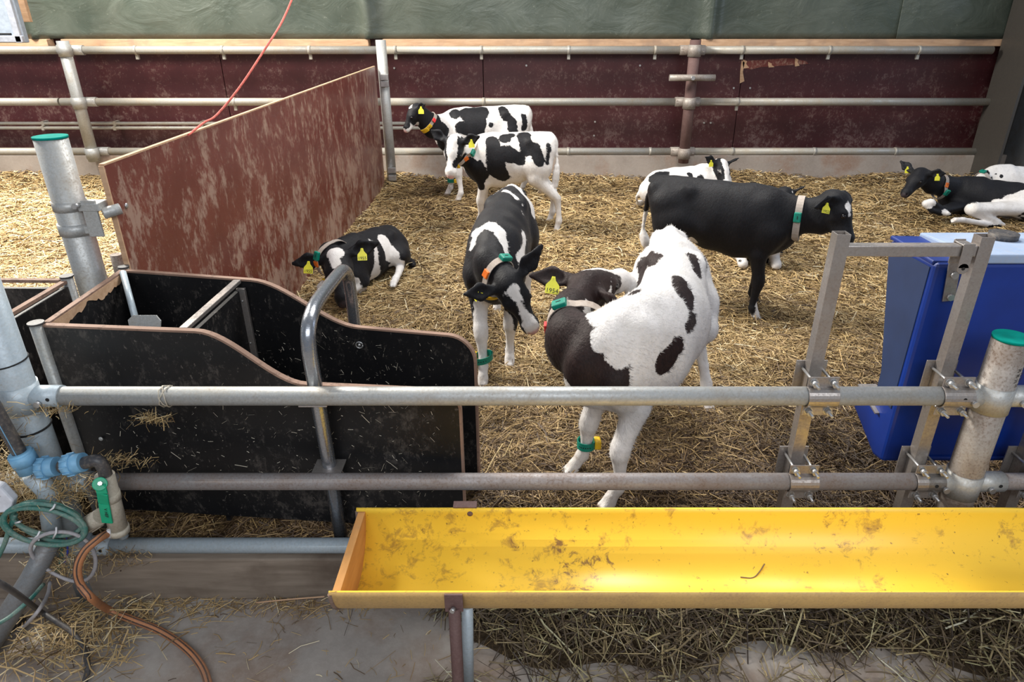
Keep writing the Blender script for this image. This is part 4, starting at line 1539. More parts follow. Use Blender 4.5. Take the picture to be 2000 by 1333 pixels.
            F.cone(root + d * .080 * hs, root + d * L, (.045 * hs, .0125 * hs), (.012 * hs, .008 * hs), up=face, k=.010 * hs)
            F.cone(root + d * .05 * hs + face * .011 * hs, root + d * .115 * hs + face * .011 * hs, (.024 * hs, .011 * hs), (.020 * hs, .008 * hs), up=face, k=.008 * hs, sub=True)
            self.ear[key] = (root + d * .075 * hs, d, face)
        V, Q = F.mesh(zcut=self.pos.z - .03)
        self.V, self.Q = V, Q

    def finish(self, base_white, paint, mat, label, nose_pink=False, group='holstein calves in the straw pen'):
        V, Q = self.V, self.Q
        org = Vector((self.pos.x, self.pos.y, self.pos.z))
        root = thing('calf', org, label, 'calf', group)
        self.root = root
        bvh = BVHTree.FromPolygons([Vector(v) for v in V], [tuple(q) for q in Q.tolist()])
        self.bvh = bvh
        d = np.full(len(V), .06 if base_white else -.06)
        wob = .010 * np.sin(V[:, 0] * 37 + V[:, 2] * 23) + .008 * np.sin(V[:, 1] * 51 - V[:, 2] * 31 + 2)
        camo = Vector((0, 0, CAM_H))

        def hit(px, py):
            r = ray(px, py)
            h = bvh.ray_cast(camo, r.normalized())
            return h[0]
        miss = 0
        for it in paint:
            col = it[0]
            pts = it[1]
            rr = it[2]
            hp = []
            for p in pts:
                if len(p) == 4:
                    hp.append(self.H(*p[1:]))
                elif len(p) == 3:
                    hp.append(self.loc(p) if not isinstance(p, Vector) else p)
                else:
                    q = hit(*p)
                    if q is None:
                        miss += 1
                        print('PAINT MISS', label[:30], p)
                        continue
                    hp.append(q)
            if not hp: continue
            if not isinstance(rr, (list, tuple)): rr = [rr] * len(hp)
            dist = np.full(len(V), 9.0)
            if len(hp) == 1:
                dist = np.linalg.norm(V - v3(hp[0]), axis=1) - rr[0]
            for i in range(len(hp) - 1):
                a, b = v3(hp[i]), v3(hp[i + 1])
                ab = b - a
                t = np.clip(((V - a) @ ab) / (ab @ ab + 1e-9), 0, 1)
                dd = np.linalg.norm(V - (a + t[:, None] * ab), axis=1) - (rr[i] + (rr[min(i + 1, len(rr) - 1)] - rr[i]) * t)
                dist = np.minimum(dist, dd)
            dist = dist + wob * .6
            if col == 'b':
                d = np.minimum(d, np.clip(dist, -.06, .06))
            else:
                d = np.maximum(d, np.clip(-dist, -.06, .06))
        self.dvals = d
        nosep = v3(self.H(.262, 0, -.070))
        ns = np.clip((.036 * self.hscale - np.linalg.norm(V - nosep, axis=1)) / .012, 0, 1)
        if nose_pink:
            d = np.where(ns > .05, .06, d)
        for key in ('l', 'r'):
            c0, d0, f0 = self.ear[key]
            ec = self.earcol.get(key, 'b') if isinstance(getattr(self, 'earcol', 'b'), dict) else getattr(self, 'earcol', 'b')
            a_ = v3(c0 - d0 * .045 * self.hscale); b_ = v3(c0 + d0 * .13 * self.hscale)
            ab = b_ - a_
            t_ = np.clip(((V - a_) @ ab) / (ab @ ab), 0, 1)
            dd_ = np.linalg.norm(V - (a_ + t_[:, None] * ab), axis=1) - .052 * self.hscale
            if ec == 'b': d = np.minimum(d, np.clip(dd_, -.06, .06))
            else: d = np.maximum(d, np.clip(-dd_, -.06, .06))
        pj = [proj(q) for q in V[::7]]
        print('BBOX', label[:34], [int(f([q[i] for q in pj])) for i, f in ((0, min), (1, min), (0, max), (1, max))])
        hf = np.zeros(len(V))
        for p in self.hoofpts:
            q = v3(p)
            dd = np.linalg.norm((V - q) * np.array([1, 1, 1.0]), axis=1)
            zz = V[:, 2] - self.pos.z
            hf = np.maximum(hf, np.clip(1 - (zz - .026 * self.s) / .012, 0, 1) * (dd < .06))
            hf = np.maximum(hf, .6 * np.clip(1 - dd / .16, 0, 1))
        me = bpy.data.meshes.new('body')
        me.vertices.add(len(V))
        Vl = V - v3(org)
        me.vertices.foreach_set('co', Vl.astype(np.float32).ravel())
        me.loops.add(len(Q) * 4)
        me.loops.foreach_set('vertex_index', Q.astype(np.int32).ravel())
        me.polygons.add(len(Q))
        me.polygons.foreach_set('loop_start', np.arange(0, len(Q) * 4, 4, dtype=np.int32))
        me.update(calc_edges=True)
        me.validate()
        me.polygons.foreach_set('use_smooth', np.ones(len(me.polygons), dtype=bool))
        for nm, arr in (('coat', d), ('nose', ns), ('hoof', hf)):
            at = me.attributes.new(nm, 'FLOAT', 'POINT')
            at.data.foreach_set('value', arr.astype(np.float32))
        me.materials.append(mat)
        o = bpy.data.objects.new('body', me)
        COL.objects.link(o)
        o.parent = root
        # eyes
        hs = self.hscale
        for q in (-1, 1):
            c = self.H(.108, q * .0585, -.036)
            MB().ball(c, .0135 * hs, 14, 10).build('eye', M['eye'], root)
        return root

    def ray_in(self, c, direction, dist=.45):
        """distance from axis point c to the skin along direction (looking inwards)"""
        o = c + direction * dist
        h = self.bvh.ray_cast(o, -direction, dist)
        return (h[0] - c).length if h[0] is not None else None

    def collar(self, frac, width=.030, items=(), tilt=(0, 0, 0), drop=0.0, mat='strap', maxr=.16):
        """band round the neck; frac along the neck chain; items: (angle_deg, kind, colour)"""
        ch = [p for p, r in self.neckchain]
        seg = [(ch[i + 1] - ch[i]).length for i in range(len(ch) - 1)]
        L = sum(seg) * frac
        i = 0
        while i < len(seg) - 1 and L > seg[i]:
            L -= seg[i]; i += 1
        c = ch[i].lerp(ch[i + 1], L / seg[i])
        ax = ((ch[i + 1] - ch[i]).normalized() + Vector(tilt)).normalized()
        top = Vector((0, 0, 1))
        top = (top - ax * top.dot(ax)).normalized()
        side = ax.cross(top)          # angle 90
        n = 36
        rr = []
        for k in range(n):
            a = 2 * math.pi * k / n
            dr = top * math.cos(a) + side * math.sin(a)
            r = self.ray_in(c, dr)
            rr.append(min(r if r is not None else .08 * self.s, maxr * self.s))
        rr = [max(rr[(k + j) % n] for j in (-1, 0, 1)) for k in range(n)]
        rr = [sum(rr[(k + j) % n] for j in range(-3, 4)) / 7 + .004 for k in range(n)]
        if drop:
            rr = [r + drop * max(0, -math.cos(2 * math.pi * k / n)) ** 2 for k, r in enumerate(rr)]
        vs, fs = [], []
        for k in range(n):
            a = 2 * math.pi * k / n
            dr = top * math.cos(a) + side * math.sin(a)
            for w, t in ((-width / 2, 0), (width / 2, 0), (width / 2, .004), (-width / 2, .004)):
                vs.append(c + dr * (rr[k] + t) + ax * w)
        for k in range(n):
            k2 = (k + 1) % n
            for j in range(4):
                j2 = (j + 1) % 4
                fs.append((k * 4 + j, k2 * 4 + j, k2 * 4 + j2, k * 4 + j2))
        col = MB().add(vs, fs, False).build('collar', M[mat], self.root)
        for it in items:
            ang, kind, cc = it[:3]
            a = math.radians(ang)
            k = (ang % 360) / 360 * n
            r = rr[int(k) % n]
            dr = top * math.cos(a) + side * math.sin(a)
            tg = (-top * math.sin(a) + side * math.cos(a))
            R = Matrix((tg, ax, dr)).transposed() if True else None
            ctr = c + dr * (r + .008)
            if kind == 'block':
                MB().box(ctr + dr * .004, (.060, .042, .024), R).build('collar_block', M[cc], col, bevel=.006)
                MB().box(ctr + dr * .0165, (.020, .004, .0012), R).build('slot', M['dark'], col)
            elif kind == 'clip':
                MB().box(ctr, (.040, .036, .012), R).build('number_clip', M[cc], col, bevel=.003)
            elif kind == 'num':
                MB().box(ctr, (.044, .038, .010), R).build('number_clip', M[cc], col, bevel=.003)
                text_mesh(it[3], 'collar_number', M['ink'], ctr + dr * .0056, it[4] if len(it) > 4 else tg, it[5] if len(it) > 5 else ax, .036, col)
            elif kind == 'weight':
                pts = []
                for j in range(-5, 6):
                    aa = a + j * .085
                    d2 = top * math.cos(aa) + side * math.sin(aa)
                    pts.append(c + d2 * (r + .010 + .006 * math.cos(j * .3)))
                mb = MB()
                for p, q in zip(pts[:-1], pts[1:]):
                    mb.beam(p, q + (q - p) * .08, width * 1.15, .012, up=dr)
                mb.build('collar_weight', M[cc], col, bevel=.002)
        return col

    def ear_tag(self, key, num='', off=(0, 0, 0), facing=None, hang=(0, 0, -1), size=1.0):
        c, d, face = self.ear[key]
        facing = Vector(facing).normalized() if facing is not None else face
        hang = Vector(hang)
        hang = (hang - facing * hang.dot(facing)).normalized()
        x = hang.cross(facing) * -1
        x = (-hang).cross(facing)
        w, h = .026 * size, .056 * size
        top = c + facing * .014 + Vector(off)
        poly = [(-.006, .0), (.006, 0), (.010, -.016), (.022, -.030), (.026, -.036), (.026, -.068), (-.026, -.068), (-.026, -.036), (-.022, -.030), (-.010, -.016)]
        poly = [(p[0] * size, p[1] * size) for p in poly]
        o = MB().prism(poly, top + facing * .001, x, -hang, facing * .002).build('ear_tag', M['tag_yellow'], self.root)
        MB().tube([top + facing * .006 + hang * .006, top - facing * .022 + hang * .006], .0045, 10).build('stud', M['tag_yellow'], o)
        if num:
            text_mesh(num, 'tag_number', M['ink'], top + facing * .0036 + hang * .056 * size, x, -hang, .0235 * size, o, .0003)
            text_mesh('HL 5628', 'tag_small_print', M['ink'], top + facing * .0036 + hang * .036 * size, x, -hang, .008 * size, o, .0002) if False else None
        return o

    def leg_band(self, leg, z, mat='c_green', box='c_yellow', boxdir=(1, 0, 0), loose=0.0, tilt=(0, 0, 0), r0=.027):
        hp = self.hoofpts[['fl', 'fr', 'hl', 'hr'].index(leg)]
        # find the leg axis at height z by casting four rays
        best = None
        c = Vector((hp.x, hp.y, z))
        mn = 9
        idx = np.abs(self.V[:, 2] - z) < .012
        sub = self.V[idx]
        dd = np.linalg.norm(sub[:, :2] - np.array([hp.x, hp.y]), axis=1)
        sub = sub[dd < .10]
        if len(sub):
            c = Vector((sub[:, 0].mean(), sub[:, 1].mean(), z))
            r0 = float(np.max(np.linalg.norm(sub[:, :2] - np.array([c.x, c.y]), axis=1))) + .004
        r0 = min(r0, .045) + loose
        n = 24
        vs, fs = [], []
        T = Vector(tilt)
        for k in range(n):
            a = 2 * math.pi * k / n
            dr = Vector((math.cos(a), math.sin(a), 0))
            for w, t in ((-.018, 0), (.018, 0), (.018, .004), (-.018, .004)):
                vs.append(c + dr * (r0 + t) + Vector((0, 0, w + dr.dot(T) * r0)))
        for k in range(n):
            k2 = (k + 1) % n
            for j in range(4):
                j2 = (j + 1) % 4
                fs.append((k * 4 + j, k2 * 4 + j, k2 * 4 + j2, k * 4 + j2))
        o = MB().add(vs, fs).build('leg_band', M[mat], self.root)
        if box:
            b = Vector(boxdir).normalized()
            R = Matrix((b, b.cross(Vector((0, 0, 1))) * -1, Vector((0, 0, 1)))).transposed()
            MB().box(c + b * (r0 + .013) + Vector((0, 0, b.dot(T) * r0)), (.028, .046, .042), R).build('band_sensor', M[box], o, bevel=.006)
        for k in range(6):
            a = math.radians(-140 + 14 * k)
            dr = Vector((math.cos(a), math.sin(a), 0))
            MB().tube([c + dr * (r0 + .002) + Vector((0, 0, dr.dot(T) * r0)), c + dr * (r0 + .0048) + Vector((0, 0, dr.dot(T) * r0))], .0028, 8).build('punch_hole', M['dark'], o)
        return o


GZ = gz
DEF_NECK = lambda c, pts: [(c.T(p), r) for p, r in pts]
# ---- E: black calf seen from the side, in front of the back group
def mk_E():
    hoof = G(1482, 622)
    c = Calf((1.30, 4.24, gz(1.2, 4.2)), -21, 1.05, length=1.04, res=.009)
    c.build_body(hooves={'fr': G(1480, 622, gz(1.5, 4.05) + .026), 'fl': G(1478, 590, gz(1.5, 4.3) + .026), 'hr': G(1275, 560, gz(.8, 4.5) + .026), 'hl': G(1300, 545, gz(.9, 4.6) + .026)},
                 neck=[(P(1604, 424, 4.02), (.066, .096))], poll=P(1647, 382, 3.98), nose=P(1684, 474, 3.84), up=(.8, -.3, .5),
                 ears={'r': ('W', (-1, -.45, -.25), 1.0, (.3, -1, -.3)), 'l': (-.1, .9, .5, .8, (.6, .2, .3))},
                 tail=[P(1268, 380, 4.62), P(1262, 410, 4.66), P(1256, 450, 4.66), P(1262, 478, 4.64)])
    c.finish(False, [('w', [P(1260, 425, 4.66), P(1262, 480, 4.64)], .045),
                     ('w', [P(1480, 600, 4.07), P(1480, 622, 4.05)], [.05, .06]),
                     ('w', [(1350, 468)], .034), ('w', [(1335, 458)], .02), ('b', [(1340, 463)], .016),
                     ('w', [(.14, 0, .455), (.2, 0, .44)], .035), ('w', [P(1657, 402, 3.9), P(1662, 418, 3.88)], [.022, .016]),
                     ('w', [(-.30, -.1, .10), (-.32, -.1, 0)], .06), ('w', [(-.30, .1, .14), (-.32, .1, 0)], .07), ('w', [(.26, .08, .2), (.28, .08, 0)], .06)],
             M['coat'], 'black standing calf in profile facing right, with a small white forehead spot')
    c.collar(.36, .040, [(85, 'block', 'c_green')], tilt=(0, 0, 0))
    c.ear_tag('r', '1952', facing=(.1, -1, .35), hang=(-.2, 0, -1), size=.9)
    return c


# ---- D: calf nearest the fence, head turned back
def mk_D():
    hf = {'fr': None}
    c = Calf((.53, 2.62, gz(.6, 2.7)), -140, 1.06, res=.0075, spine=[(-.44, .705, 3.16, 1.06), (-.2, .665, 2.78, 1.04), (0, .575, 2.51, 1.02), (.2, .40, 2.33, 1.0), (.3, .28, 2.27, .98)])
    hooves = {'fl': G(1184, 985, gz(.36, 2.3) + .026), 'fr': G(1112, 918, gz(.25, 2.55) + .026), 'hl': G(1384, 795, gz(.95, 3.05) + .026), 'hr': G(1300, 752, gz(.8, 3.25) + .026)}
    c.build_body(hooves=hooves,
                 neck=[(P(1112, 670, 2.38), (.074, .110)), (P(1112, 618, 2.56), (.068, .095))], poll=P(1145, 545, 2.70), nose=P(1232, 511, 2.93), up=(-.1, -.3, .95),
                 ears={'l': ('W', (-1, .12, .06), 1.05, (0, -.75, .65)), 'r': ('W', (.5, -.75, -.12), .85, (.75, .35, .5))},
                 tail=[P(1302, 458, 3.36), P(1306, 500, 3.44), P(1310, 560, 3.46), P(1312, 640, 3.46)])
    c.finish(True, [
        # dark chest and shoulder
        ('b', [(1115, 670), (1180, 700)], [.10, .10]), ('b', [(1120, 720), (1200, 745)], [.08, .06]), ('b', [(1110, 630), (1105, 655)], .07),
        ('w', [(1112, 745), (1120, 755)], .03),
        # neck and head dark
        ('b', [P(1100, 690, 2.35), P(1112, 618, 2.56), P(1150, 550, 2.80)], [.13, .13, .10]), ('b', [(1095, 650), (1105, 710), (1130, 740)], .05), ('b', [P(1128, 622, 2.42)], .085), ('b', [P(1135, 600, 2.5)], .07), ('b', [(1143, 603)], .045), ('b', [(1095, 613)], .05),
        ('b', [('H', .05, 0, -.03), ('H', .14, 0, -.06)], [.09, .06]), ('b', [('H', .1, -.04, -.04)], .06),
        ('b', [P(1085, 555, 2.85)], .10), ('b', [P(1180, 580, 2.85)], .07),
        ('w', [('H', .04, .03, .03), ('H', .10, .02, .02), ('H', .20, 0, -.01), ('H', .25, 0, -.05)], [.03, .04, .036, .045]),
        ('w', [(1150, 608), (1180, 620), (1215, 640)], [.035, .05, .06]), ('w', [(1200, 640), (1210, 690)], [.07, .055]), ('w', [(1175, 665)], .05),
        # flank patches
        ('b', [(1282, 505), (1258, 520), (1250, 555)], [.036, .052, .034]), ('b', [(1326, 545), (1338, 575), (1346, 596)], [.030, .044, .026]),
        ('b', [(1352, 500), (1362, 535)], .022), ('b', [(1352, 622), (1344, 640)], [.030, .022]), ('b', [(1322, 680), (1300, 708)], [.040, .050]),
        ('b', [(1250, 470), (1262, 462)], .015), ('b', [(1240, 570)], .028),
        ('b', [(.05, -.14, .62), (.16, -.14, .60)], .10), ('b', [(-.3, .1, .72), (-.36, .1, .66)], .05),
    ], M['coat_brown'], 'white and dark brown calf nearest the fence, turning its head back to its flank')
    c.collar(.52, .040, [(-22, 'block', 'c_green'), (-95, 'clip', 'c_red')])
    c.ear_tag('l', '1954', facing=(.1, -1, .75), hang=(-.15, 0, -1), size=1.15)
    c.ear_tag('r', '1954', facing=(.8, -.65, .5), hang=(.1, 0, -1), size=.9)
    c.leg_band('fr', gz(.25, 2.5) + .155, boxdir=(1, .05, 0), loose=.004, tilt=(0, 0, 0))
    return c


# ---- C: calf facing the camera beside the stall
def mk_C():
    c = Calf((-.12, 3.68, gz(-.1, 3.7)), -95, 1.05, length=1.22, bend=.15, res=.0085)
    hooves = {'fr': G(943, 746, gz(-.2, 3.2) + .026), 'fl': G(995, 708, gz(0, 3.4) + .026)}
    c.build_body(hooves=hooves, neck=[(P(955, 515, 3.20), (.062, .085))], poll=P(990, 550, 3.02), nose=P(1046, 652, 2.93), up=(-.1, -.65, .55),
                 ears={'l': (-.45, .95, .35, 1.2, (.2, -1, .2)), 'r': (-.35, 1.0, .5, 1.05, (-.1, -1, .3))})
    c.finish(False, [
        ('w', [(930, 455), (950, 440), (975, 450)], [.03, .035, .03]), ('w', [(975, 450), (985, 480), (990, 505)], [.03, .02, .012]), ('w', [(925, 470), (920, 485)], .02),
        ('w', [(-.29, .15, .70), (-.35, .08, .80), (-.40, 0, .82), (-.35, -.08, .80), (-.29, -.15, .70)], .046), ('w', [(-.42, 0, .8), (-.46, 0, .7)], .05), ('w', [(-.38, -.09, .68), (-.38, .09, .68)], .05),
        ('w', [(1020, 400), (1022, 425)], [.01, .008]), ('w', [(938, 404), (955, 383), (985, 372), (1008, 388)], [.014, .022, .026, .018]),
        ('w', [(1024, 460), (1020, 500), (1015, 520)], .03), ('w', [(-.3, .1, .45), (-.36, .1, .0)], .09), ('w', [(-.3, -.1, .45), (-.36, -.1, .0)], .09),
        ('w', [(942, 600), (940, 650), (943, 746)], [.05, .06, .06]), ('w', [(985, 620), (985, 660), (995, 708)], [.05, .06, .06]), ('w', [(.3, 0, .50)], .07),
        ('w', [('H', .055, 0, .01), ('H', .12, 0, .0), ('H', .19, 0, -.02), ('H', .25, 0, -.05)], [.034, .022, .026, .036]), ('w', [('H', .05, -.03, .0)], .022),
    ], M['coat'], 'black-backed calf standing head-on beside the black stall, green collar block', nose_pink=True)
    c.collar(.74, .036, [(-12, 'block', 'c_green'), (75, 'clip', 'c_orange'), (178, 'weight', 'c_yellow')], drop=.03)
    c.ear_tag('r', '', facing=(-.8, -.3, .3), size=.7)
    c.leg_band('fr', gz(-.2, 3.2) + .135, box='c_yellow', boxdir=(-.8, .6, 0), loose=.016, tilt=(.25, 0, 0))
    return c


# ---- B: calf in front of the back pair, head low facing the camera
def mk_B():
    c = Calf((-.12, 6.12, gz(0, 6.1)), 178, 1.05, res=.010, length=.88)
    c.build_body(hooves={'hl': G(1085, 450, gz(.3, 6) + .026), 'hr': G(1072, 430, gz(.3, 6.2) + .026), 'fl': G(930, 440, gz(-.4, 6) + .026), 'fr': G(938, 424, gz(-.4, 6.3) + .026)},
                 neck=[(P(903, 302, 6.05), (.058, .09))], poll=P(886, 272, 5.92), nose=P(874, 343, 5.78), up=(-.15, -.75, .5),
                 ears={'l': (-.3, .95, .35, 1, (.3, -1, .2)), 'r': (-.4, .9, .2, .9, (-.3, -1, .2))},
                 tail=[P(1072, 264, 6.12), P(1084, 275, 6.08), P(1088, 315, 6.04), P(1084, 362, 6.02)])
    c.finish(True, [
        ('b', [(905, 320), (925, 340), (935, 358)], [.10, .13, .06]), ('b', [(900, 300), (898, 345)], [.05, .07]),
        ('b', [(962, 278), (968, 320)], [.06, .085]), ('b', [(970, 330), (985, 348)], [.08, .045]), ('b', [(985, 300), (1015, 312)], [.07, .05]), ('b', [(985, 270)], .05),
        ('b', [(1022, 266), (1030, 292)], [.06, .06]), ('b', [(1045, 290), (1052, 315)], [.055, .045]), ('b', [(1000, 264)], .03),
        ('b', [(1070, 285), (1070, 318)], .02), ('b', [(935, 325)], .05),
        ('b', [P(863, 300, 5.85), P(867, 325, 5.8)], .03), ('b', [P(897, 300, 5.9), P(888, 325, 5.85)], .03), ('b', [P(905, 278, 5.95)], .05),
        ('b', [P(865, 278, 5.95)], .03),
        ('b', [('H', .05, 0, -.03), ('H', .17, 0, -.06)], [.10, .055]), ('w', [('H', .0, 0, .03), ('H', .10, 0, .01), ('H', .20, 0, -.01), ('H', .26, 0, -.05)], [.05, .046, .026, .045]),
        ('b', [(.1, -.14, .62), (-.1, -.14, .66)], .12),
    ], M['coat'], 'standing calf with white blazed face, in front of the taller calf at the back wall', nose_pink=True)
    c.collar(.62, .034, [(-85, 'block', 'c_green'), (-125, 'clip', 'c_orange'), (-165, 'clip', 'c_yellow'), (0, 'clip', 'c_red')])
    c.ear_tag('l', '', facing=(.3, -1, .2))
    return c


# ---- A: tall calf at the back wall facing left
def mk_A():
    c = Calf((-.42, 7.30, gz(-.3, 7.3)), 190, 1.12, res=.010, length=1.04)
    c.build_body(hooves={'fl': G(893, 391, gz(-.7, 7.1) + .026), 'fr': G(872, 379, gz(-.8, 7.4) + .026), 'hl': G(1018, 369, gz(0, 7.6) + .026), 'hr': G(1054, 376, gz(.2, 7.5) + .026)},
                 neck=[(P(845, 248, 7.05), (.060, .095))], poll=P(806, 210, 6.95), nose=P(781, 251, 6.86), up=(-.6, -.2, .75),
                 ears={'l': (-.6, .7, -.15, .9, (0, -1, .1))},
                 tail=[P(1030, 210, 7.45), P(1036, 222, 7.42), P(1036, 245, 7.42), P(1035, 275, 7.42)])
    c.finish(True, [
        ('b', [P(806, 215, 6.95), P(835, 240, 7.0), P(845, 270, 7.0)], [.13, .13, .12]), ('b', [P(788, 238, 6.88)], .07),
        ('b', [(912, 222), (932, 240)], [.08, .10]), ('b', [(935, 218), (930, 250)], [.10, .08]), ('b', [(888, 222)], .06), ('b', [(900, 250), (935, 258)], .06),
        ('b', [(980, 214), (988, 228)], [.05, .055]), ('b', [(1000, 238), (1000, 252)], .055), ('b', [(958, 245)], .03), ('b', [(1022, 228), (1024, 250)], [.03, .035]),
        ('b', [(865, 250), (862, 290)], [.05, .06]), ('b', [(1020, 203)], .025),
        ('w', [('H', .01, 0, .035)], .03), ('w', [('H', .12, 0, -.13), ('H', .26, 0, -.10)], .032), ('w', [('H', .27, 0, -.04)], .016),
        ('w', [(852, 280)], .02),
    ], M['coat'], 'tallest calf, standing against the back wall and facing left, yellow number 2 on its collar')
    c.collar(.66, .036, [(-65, 'clip', 'c_red'), (-112, 'num', 'c_yellow', '2', (1, 0, 0), (0, 0, 1)), (-150, 'weight', 'c_yellow')])
    c.ear_tag('l', '', facing=(0, -1, .15))
    c.leg_band('fr', gz(-.8, 7.4) + .17, boxdir=(1, -.5, 0), loose=.01)
    return c


# ---- F: lying at the back wall behind the black calf
def mk_F():
    c = Calf((.0, 0, 0), 0, 1.0, 'lie')
    p = G(1320, 385, .1)
    c = Calf((1.66, 6.75, gz(1.8, 6.7)), 8, 1.02, 'lie', res=.012)
    c.build_body(neck=[(P(1385, 348, 6.75), (.062, .09))], poll=P(1412, 315, 6.7), nose=P(1428, 362, 6.5), up=(.25, -.5, .75),
                 ears={'r': (-.3, .95, .3, .95, (.3, -1, .1)), 'l': (-.3, .9, .35, .9)})
    c.finish(True, [
        ('b', [(1275, 348), (1300, 340)], [.05, .045]), ('b', [(1346, 340), (1350, 350)], [.022, .022]), ('b', [(1370, 348)], .03),
        ('b', [(1240, 388), (1262, 396)], .03), ('b', [('H', .04, 0, -.03), ('H', .15, 0, -.05)], [.095, .06]),
        ('w', [('H', .02, 0, .02), ('H', .12, 0, .0), ('H', .26, 0, -.05)], [.035, .03, .04]),
    ], M['coat'], 'white-rumped calf lying by the back wall behind the black standing calf', nose_pink=False)
    c.collar(.28, .034, [(110, 'block', 'c_green')], maxr=.13)
    c.ear_tag('r', '', facing=(.3, -1, .1), size=.9)
    return c


# ---- G: lying behind the black calf, only ears and knees show
def mk_G():
    c = Calf((1.88, 5.36, gz(1.88, 5.3)), -96, .98, 'lie', res=.012)
    c.build_body(neck=[(c.T((.36, 0, .38)), (.062, .085))], poll=P(1535, 372, 5.02), nose=P(1548, 425, 4.84), up=(-.1, -.6, .7),
                 ears={'r': (-.2, .95, .3, 1), 'l': (-.3, .95, .2, .8)},
                 hooves={'fr': None} and {})
    c.finish(False, [
        ('w', [c.T((.38, -.13, .06)), c.T((.25, -.14, .10))], .07), ('w', [c.T((.38, .13, .06)), c.T((.30, .14, .08))], .075), ('w', [c.T((.33, 0, .14))], .09),
        ('b', [c.T((.36, -.06, .12))], .035), ('b', [c.T((.38, -.17, .09))], .02),
        ('w', [P(1548, 376, 5.0)], .015), ('w', [c.T((-.3, .1, .2))], .12),
    ], M['coat'], 'calf lying mostly hidden behind the black standing calf, white knees showing')
    return c


# ---- H: black calf lying at the right
def mk_H():
    c = Calf((4.50, 6.44, gz(4.4, 6.4) - .045), 156, .98, 'lie', res=.010, length=1.12)
    c.build_body(neck=[(P(1822, 358, 6.45), (.062, .095))], poll=P(1797, 332, 6.42), nose=P(1762, 372, 6.28), up=(-.45, -.25, .8),
                 ears={'l': (-.5, .8, -.25, .9, (0, -1, .1)), 'r': (-.3, .9, .5, 1, (0, -1, .2))},
                 hooves={'fl': [P(1838, 412, 6.3), P(1818, 396, 6.28), P(1808, 398, 6.28), P(1820, 412, 6.25), P(1835, 416, 6.25), P(1846, 417, 6.25), P(1852, 418, 6.25)],
                         'hl': [P(1900, 408, 6.15), P(1945, 436, 6.12), P(1955, 442, 6.12), P(1915, 436, 6.08), P(1880, 430, 6.05), P(1870, 430, 6.04), P(1863, 431, 6.04)]})
    c.finish(False, [
        ('w', [(-.15, .14, .22), (-.32, .10, .24), (-.46, .05, .2)], [.13, .17, .15]), ('w', [(1940, 405), (1960, 430)], [.14, .14]), ('w', [(1985, 400), (1960, 400)], [.09, .09]), ('w', [(1900, 418)], .10), ('w', [(1870, 430), (1920, 440)], .05),
        ('w', [(1800, 400), (1818, 398)], .045), ('w', [(1850, 415)], .04),
        ('b', [(1920, 392)], .065), ('b', [(-.34, .17, .14), (-.44, .12, .12)], [.07, .09]), ('b', [(1825, 412)], .035),
        ('w', [P(1777, 338, 6.35), P(1770, 348, 6.33)], [.03, .018]),
    ], M['coat'], 'black calf lying at the right edge with white hindquarters, head facing left')
    c.collar(.5, .040, [(-80, 'num', 'c_orange', '1', (1, 0, -.4), (.4, 0, 1)), (-115, 'block', 'c_green')])
    c.ear_tag('l', '', facing=(0, -1, .2), size=.9)
    c.ear_tag('r', '', facing=(0, -1, .3), size=.9)
    return c


# ---- I: white calf lying behind it
def mk_I():
    c = Calf((5.22, 7.20, gz(5.2, 7.2) - .06), 176, .95, 'lie', res=.011)
    c.build_body(neck=[(c.T((.40, .05, .26)), (.06, .085))], poll=c.T((.50, .14, .24)), nose=c.T((.46, .38, .14)), up=(0, 0, 1))
    c.finish(True, [('b', [(1928, 335), (1931, 340)], .02), ('b', [(1916, 350), (1920, 356)], .014), ('b', [(1955, 345)], .016), ('b', [(1945, 340)], .014), ('b', [(1925, 353), (1926, 357)], .012), ('b', [(1937, 346), (1941, 358)], .014), ('b', [(1890, 350)], .03),
                    ('b', [(1930, 363)], .012), ('b', [c.T((.45, .2, .25))], .09)],
             M['coat'], 'white calf with small black specks curled up behind the black lying calf')
    c.collar(.4, .034, [(0, 'block', 'c_green')])
    return c


